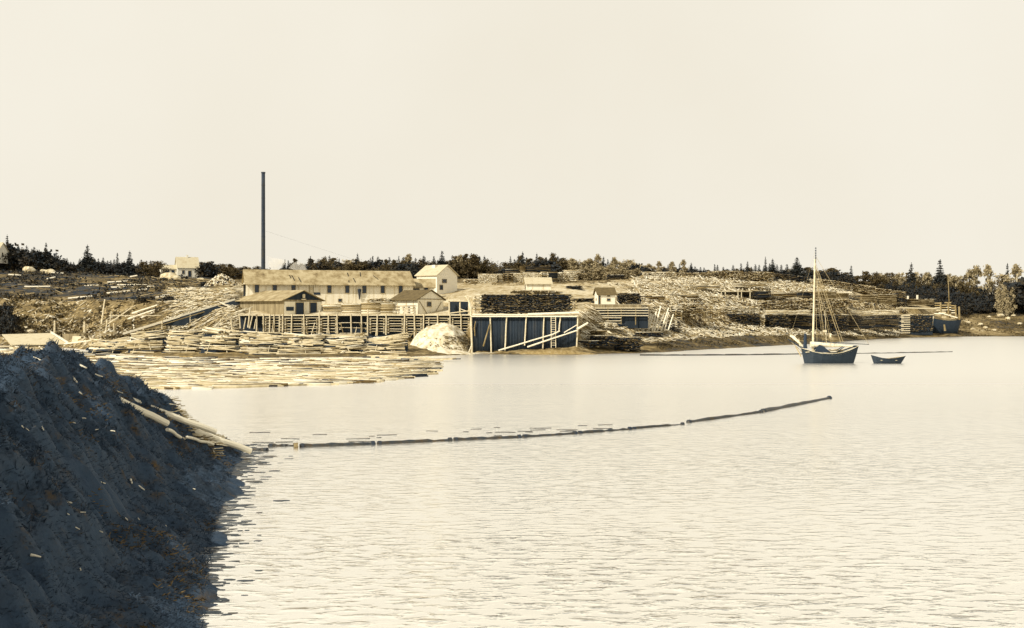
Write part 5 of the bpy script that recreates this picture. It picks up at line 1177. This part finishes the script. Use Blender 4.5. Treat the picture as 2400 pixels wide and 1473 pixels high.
regs = [(-40, 380, 'dark spruce in the thick wood on the left hilltop', 'trees on the left hilltop', 'spruce', .82), (462, 640, 'dark bushy tree between the farmhouse and the smokestack', 'trees between farmhouse and stack', 'broad', .6),
        (655, 960, 'brownish tree on the skyline behind the sawmill roof', 'trees behind the sawmill', 'broad', .55), (960, 1165, 'brown leafy tree behind the white gabled house', 'trees behind the white house', 'broad', .65),
        (1165, 1330, 'brown leafy tree behind the skyline lumber stacks', 'trees behind the lumber yard', 'broad', .75), (1330, 1490, 'pale leafy tree in the light thicket behind the slope', 'trees in the pale thicket', 'pale', .8),
        (1490, 1620, 'thin pale tree on the skyline right of the thicket', 'thin trees beyond the edgings', 'pale', .5), (1620, 1900, 'small dark spruce along the ridge of edgings', 'small spruces along the ridge', 'spruce', .8),
        (1900, 2060, 'brownish tree behind the sloop rigging', 'trees behind the sloop rigging', 'broad', .7)]
for (a, b_, lab, grp, main, share) in regs:
    px = a
    while px < b_:
        top = float(np.interp(px, ex, ey))
        r_ = rnd.random()
        kind = main if r_ < share else ('broad' if main == 'spruce' else ('spruce' if r_ < share+.3 else 'pale'))
        lab2 = lab if kind == main else {'spruce': lab.split(' ', 1)[0]+' pointed spruce '+grp.replace('trees ', ''), 'broad': 'rounded leafy tree among the '+grp, 'pale': 'pale leafy tree among the '+grp}[kind]
        Y = rnd.uniform(385, 425) if a < 1490 else rnd.uniform(402, 430)
        dt = rnd.uniform(-8, 3) if kind == 'spruce' else rnd.uniform(-4, 11)
        if rnd.random() < .08 and kind == 'spruce': dt -= 6
        plant(kind, rnd.randrange(5), px+rnd.uniform(-3, 3), Y, top+dt, lab2, grp, rnd.uniform(.9, 1.25), sink=.5)
        px += rnd.uniform(8.5, 12.5) if a >= 0 else rnd.uniform(7.5, 11)
# second, lower rank that closes the wood
for (a, b_, lab, grp, dy_) in ((-40, 385, 'dark bush filling the wood on the left hilltop', 'bushes on the left hilltop', 7), (462, 640, 'low leafy growth at the foot of the trees by the farmhouse', 'bushes by the farmhouse', 6), (650, 965, 'low leafy growth behind the sawmill ridge', 'bushes behind the sawmill', 9), (965, 1330, 'low leafy growth at the foot of the trees behind the yard', 'bushes behind the lumber yard', 11), (1490, 2000, 'dark bush behind the ridge of edgings', 'bushes behind the ridge', 9)):
    px = a
    while px < b_:
        top = float(np.interp(px, ex, ey)); plant('bush' if a < 0 or a > 1400 or rnd.random() < .35 else 'broad', rnd.randrange(2), px, rnd.uniform(372, 388) if a < 1400 else rnd.uniform(396, 404), top+dy_+rnd.uniform(-4, 6), lab, grp, rnd.uniform(1.0, 1.5), .4); px += rnd.uniform(11, 15)
for px in range(1325, 1500, 15): plant('pale', 1, px+rnd.uniform(-3, 3), 375+rnd.uniform(-6, 6), float(np.interp(px, ex, ey))+16+rnd.uniform(-4, 6), 'low pale shrub in front of the light thicket', 'pale shrubs of the thicket', 1.2)
# salient trees
for (kind, i, px, Y, top, wd_, lab) in (('spruce', 0, 205, 372, 574, 1.2, 'tall dark spruce rising over the left hilltop wood'), ('spruce', 3, 108, 378, 568, .9, 'slender ragged spruce on the left hilltop'), ('spruce', 1, 17, 380, 550, .8, 'ragged treetop at the far left above the house'),
    ('spruce', 1, 304, 362, 588, 1.1, 'lone pointed spruce left of the farmhouse'), ('spruce', 3, 275, 370, 592, .8, 'thin pale topped spruce beside the lone pointed one'), ('broad', 1, 366, 350, 607, 1.1, 'round dark tree touching the farmhouse side wing'), ('broad', 0, 338, 352, 614, 1.1, 'round dark bush tree left of the one by the farmhouse'),
    ('spruce', 2, 1036, 372, 588, 1.0, 'large spruce right behind the white gabled house'), ('spruce', 2, 968, 300, 612, 1.0, 'dark spruce standing between sawmill ridge and white house'), ('broad', 0, 1110, 378, 596, 1.0, 'tallest brown tree right of the white gabled house'),
    ('spruce', 0, 1811, 392, 607, 1.1, 'dark spruce, left of the pair before the sloop mast'), ('spruce', 2, 1868, 390, 603, 1.25, 'broad dark spruce, right of the pair beside the mast'), ('spruce', 1, 1752, 400, 612, .9, 'small spruce left of the pair along the ridge'), ('spruce', 4, 1794, 395, 601, .6, 'sparse spindly spruce just left of the pair'),
    ('spruce', 1, 1995, 405, 622, .9, 'narrow dark spruce right of the sloop rigging'), ('spruce', 0, 2136, 430, 616, 1.05, 'dark spruce rising from the birches right of the sloop'), ('spruce', 2, 2203, 425, 608, 1.05, 'large layered spruce above the cargo boat mast'),
    ('broad', 1, 2056, 420, 633, 1.0, 'round brown tree at the left end of the birches'), ('spruce', 3, 2361, 450, 616, .9, 'small dark pointed spruce among pale trees at far right'),
    ('pale', 0, 2272, 445, 626, .9, 'pale feathery tree, leftmost of the far right group'), ('pale', 0, 2290, 445, 617, .9, 'tall pale tree in the far right group'), ('pale', 0, 2315, 440, 615, .8, 'pale dense tree at the right of the group'), ('pale', 0, 2383, 450, 614, .9, 'pale thin tree at the right border'), ('pale', 1, 2350, 448, 640, 1.2, 'broad pale shrub tree at the right border'), ('pale', 1, 2390, 452, 650, 1.2, 'wide pale shrub at the right border'), ('pale', 1, 2322, 446, 658, 1.1, 'low pale shrub under the far right trees'), ('spruce', 3, 668, 395, 607, .8, 'pointed tree between the two steam plumes'), ('spruce', 0, 1620, 405, 616, .9, 'lone dark tree left on the ridge of edgings')):
    plant(kind, i, px, Y, top, lab, 'landmark trees', wd_)
for i, (px, top, kd, v) in enumerate(((690, 604, 'broad', 2), (728, 600, 'spruce', 4), (764, 597, 'broad', 1), (795, 605, 'spruce', 1), (838, 594, 'spruce', 0), (868, 603, 'spruce', 3), (905, 606, 'broad', 2), (935, 600, 'spruce', 4), (958, 592, 'pale', 0), (992, 598, 'spruce', 1), (1078, 594, 'pale', 0), (1092, 592, 'broad', 2), (1196, 600, 'spruce', 4), (1222, 596, 'broad', 2), (1258, 593, 'spruce', 1), (1296, 594, 'broad', 0), (1402, 592, 'pale', 0), (1440, 600, 'pale', 0), (1545, 610, 'pale', 0), (1575, 611, 'pale', 0), (1601, 606, 'pale', 0))):
    plant(kd, v, px, 388, top, 'taller tree standing out over the skyline wood', 'taller trees of the skyline wood', .75)
px = 2062
while px < 2270:
    plant('birch' if rnd.random() < .75 else 'pale', rnd.randrange(2), px, rnd.uniform(428, 450), 640+rnd.uniform(-6, 8)+(4 if px > 2210 else 0), 'pale stemmed birch above the dark bushes on the right', 'birches on the right', rnd.uniform(.7, 1.0)); px += rnd.uniform(3.5, 6.5)
for row, (Yb, dy_) in enumerate(((425, 0), (414, 9), (404, 20), (396, 30), (388, 40))):
    px = 2010-row*4
    while px < 2420:
        if Yb < 400 and px < 2120 or (px > 2240+(2420-2240)*1 and 0): px += 14; continue
        top = float(np.interp(px, [1990, 2040, 2100, 2200, 2290, 2330, 2360, 2400], [660, 656, 660, 664, 678, 692, 702, 704]))+dy_+rnd.uniform(-3, 4)
        if 2330 < px < 2385 and row < 3: px += 14; continue
        if top > 712: px += 14; continue
        plant('bush', rnd.randrange(2), px, Yb+rnd.uniform(-3, 3), top+(rnd.uniform(-2, 5) if row == 0 else 0), 'dark bush in the thick band behind the right wharf', 'bushes behind the right wharf', rnd.uniform(.9, 1.3)); px += rnd.uniform(13, 19)
for px in (2392, 2408, 2400): plant('bush', 0, px, 400+rnd.uniform(-3, 3), 655+rnd.uniform(0, 20), 'dark round bush at the right border of the picture', 'bushes at the right border', 1.3)
for (px, Y, top, lab) in ((338, 262, 708, 'round dark bush on the bank right of the leaning pole'), (395, 256, 712, 'dark bush behind the slanting pole on the bank'), (20, 256, 744, 'dark bush low on the left edge of the shore'), (10, 268, 716, 'dark bush on the left bank at the border'), (480, 300, 664, 'low dark bush left of the split wood heap'), (590, 330, 655, 'dark bush by the mill gable')):
    plant('bush', 0, px, Y, top, lab, 'single bushes on the banks', .8)
for i, (px, top) in enumerate(((2342, 672), (2356, 668), (2371, 674))):
    plant('pale', 1, px, 396, top, 'pale shrub standing before the dark bushes at far right', 'pale shrubs at far right', .5)
for i, px in enumerate(range(2020, 2300, 26)):
    plant('broad', i, px, 418, 658+rnd.uniform(-4, 8), 'brown leafy tree among the dark bushes on the right', 'brown trees among the dark bushes', .9)
# undergrowth on the left hillside
def undergrowth(name, m_, n_, px0, px1, fY, hgt, label, seed, mask=None, sz=(.15, .4)):
    rn = np.random.default_rng(seed); px = rn.uniform(px0, px1, n_); Y = fY(px, rn.uniform(0, 1, n_)); X = XA(px, Y); keep = np.ones(n_, bool) if mask is None else mask(px, Y, X)
    X, Y = X[keep], Y[keep]; z, _ = ground_arr(X, Y); P = np.stack([X, Y, z+rn.uniform(0, 1, len(X))**1.5*hgt*(.4+1.2*fbm(X/1.5, Y/1.5, 17))], -1)
    v, f = quads(P, None, rn.uniform(*sz, len(X)), rn); return tag(mesh_np(name, M[m_], v, f), label, 'undergrowth', kind='stuff')
undergrowth('undergrowth', 'bush', 15000, -60, 440, band(3, 6), .8, 'dark scrub covering the stump field on the left hill', 1, lambda px, Y, X: fbm(X/9, Y/4, 70) > .46)
undergrowth('undergrowth', 'leaf', 9000, -60, 470, band(1, 3), .7, 'brown weeds on the steep left bank', 2, lambda px, Y, X: fbm(X/4, Y/3, 71) > .5)
undergrowth('undergrowth', 'leaf', 7000, 1540, 2110, band(0, 1.8) if False else (lambda px, t: np.interp(px, _px, _cy[:, 2])+4+(np.interp(px, _px, _cy[:, 3])-np.interp(px, _px, _cy[:, 2]))*t*1.1), .25, 'brown marsh weed over the mud bank', 3, lambda px, Y, X: fbm(X/5, Y/3, 72) > .5, (.08, .22))
undergrowth('undergrowth', 'leaf', 6000, 2240, 2440, band(0, 4), .3, 'short grass and weeds on the right shore', 4, lambda px, Y, X: fbm(X/5, Y/4, 73) > .5, (.1, .25))
undergrowth('undergrowth', 'leaf', 1600, 1200, 1310, lambda px, t: 252+8*t, .3, 'weeds around the posts of the slope hut', 5, lambda px, Y, X: fbm(X/3, Y/3, 74) > .45)
for i, (px, Y, r_) in enumerate(((2298, 372, .7), (2352, 398, .8), (2345, 392, 1.0), (2362, 385, .8), (2310, 366, .6), (2330, 360, .6), (2280, 362, .6), (2390, 376, .7), (2375, 392, .6), (2318, 388, .6), (2268, 374, .7))):
    o = boulder(px, 0, Y, r_, 'pale stone scattered on the right shore meadow', seed=40+i); o['group'] = 'stones on the right shore'; o.name = 'stone'

# ------------------------------------------------------------------ steam behind the mill roof
sm_ = bpy.data.materials.new('steam_vapour'); sm_.use_nodes = True; n = sm_.node_tree.nodes; l = sm_.node_tree.links.new; n.clear()
out = n.new('ShaderNodeOutputMaterial'); pv = n.new('ShaderNodeVolumePrincipled'); pv.inputs['Color'].default_value = (.97, .95, .9, 1)
t = n.new('ShaderNodeTexCoord'); nz = n.new('ShaderNodeTexNoise'); nz.inputs['Scale'].default_value = .5; nz.inputs['Detail'].default_value = 3
mr = n.new('ShaderNodeMapRange'); mr.inputs['From Min'].default_value = .35; mr.inputs['From Max'].default_value = .65; mr.inputs['To Max'].default_value = .4
l(t.outputs['Object'], nz.inputs['Vector']); l(nz.outputs['Fac'], mr.inputs['Value']); l(mr.outputs[0], pv.inputs['Density']); l(pv.outputs[0], out.inputs['Volume'])
for (px, py0, py1, w0, w1, lab) in ((642, 636, 606, 1.0, 2.6, 'white steam plume just right of the smokestack foot'), (700, 636, 616, 2.6, 1.2, 'low white steam puff over the sawmill ridge')):
    q = MB(); q.rod(W(px, py0, 262), W(px+6, py1, 262), w0, w1, 12, 4, .3); tag(q.build('steam', sm_, None, True), lab, 'steam', kind='stuff')
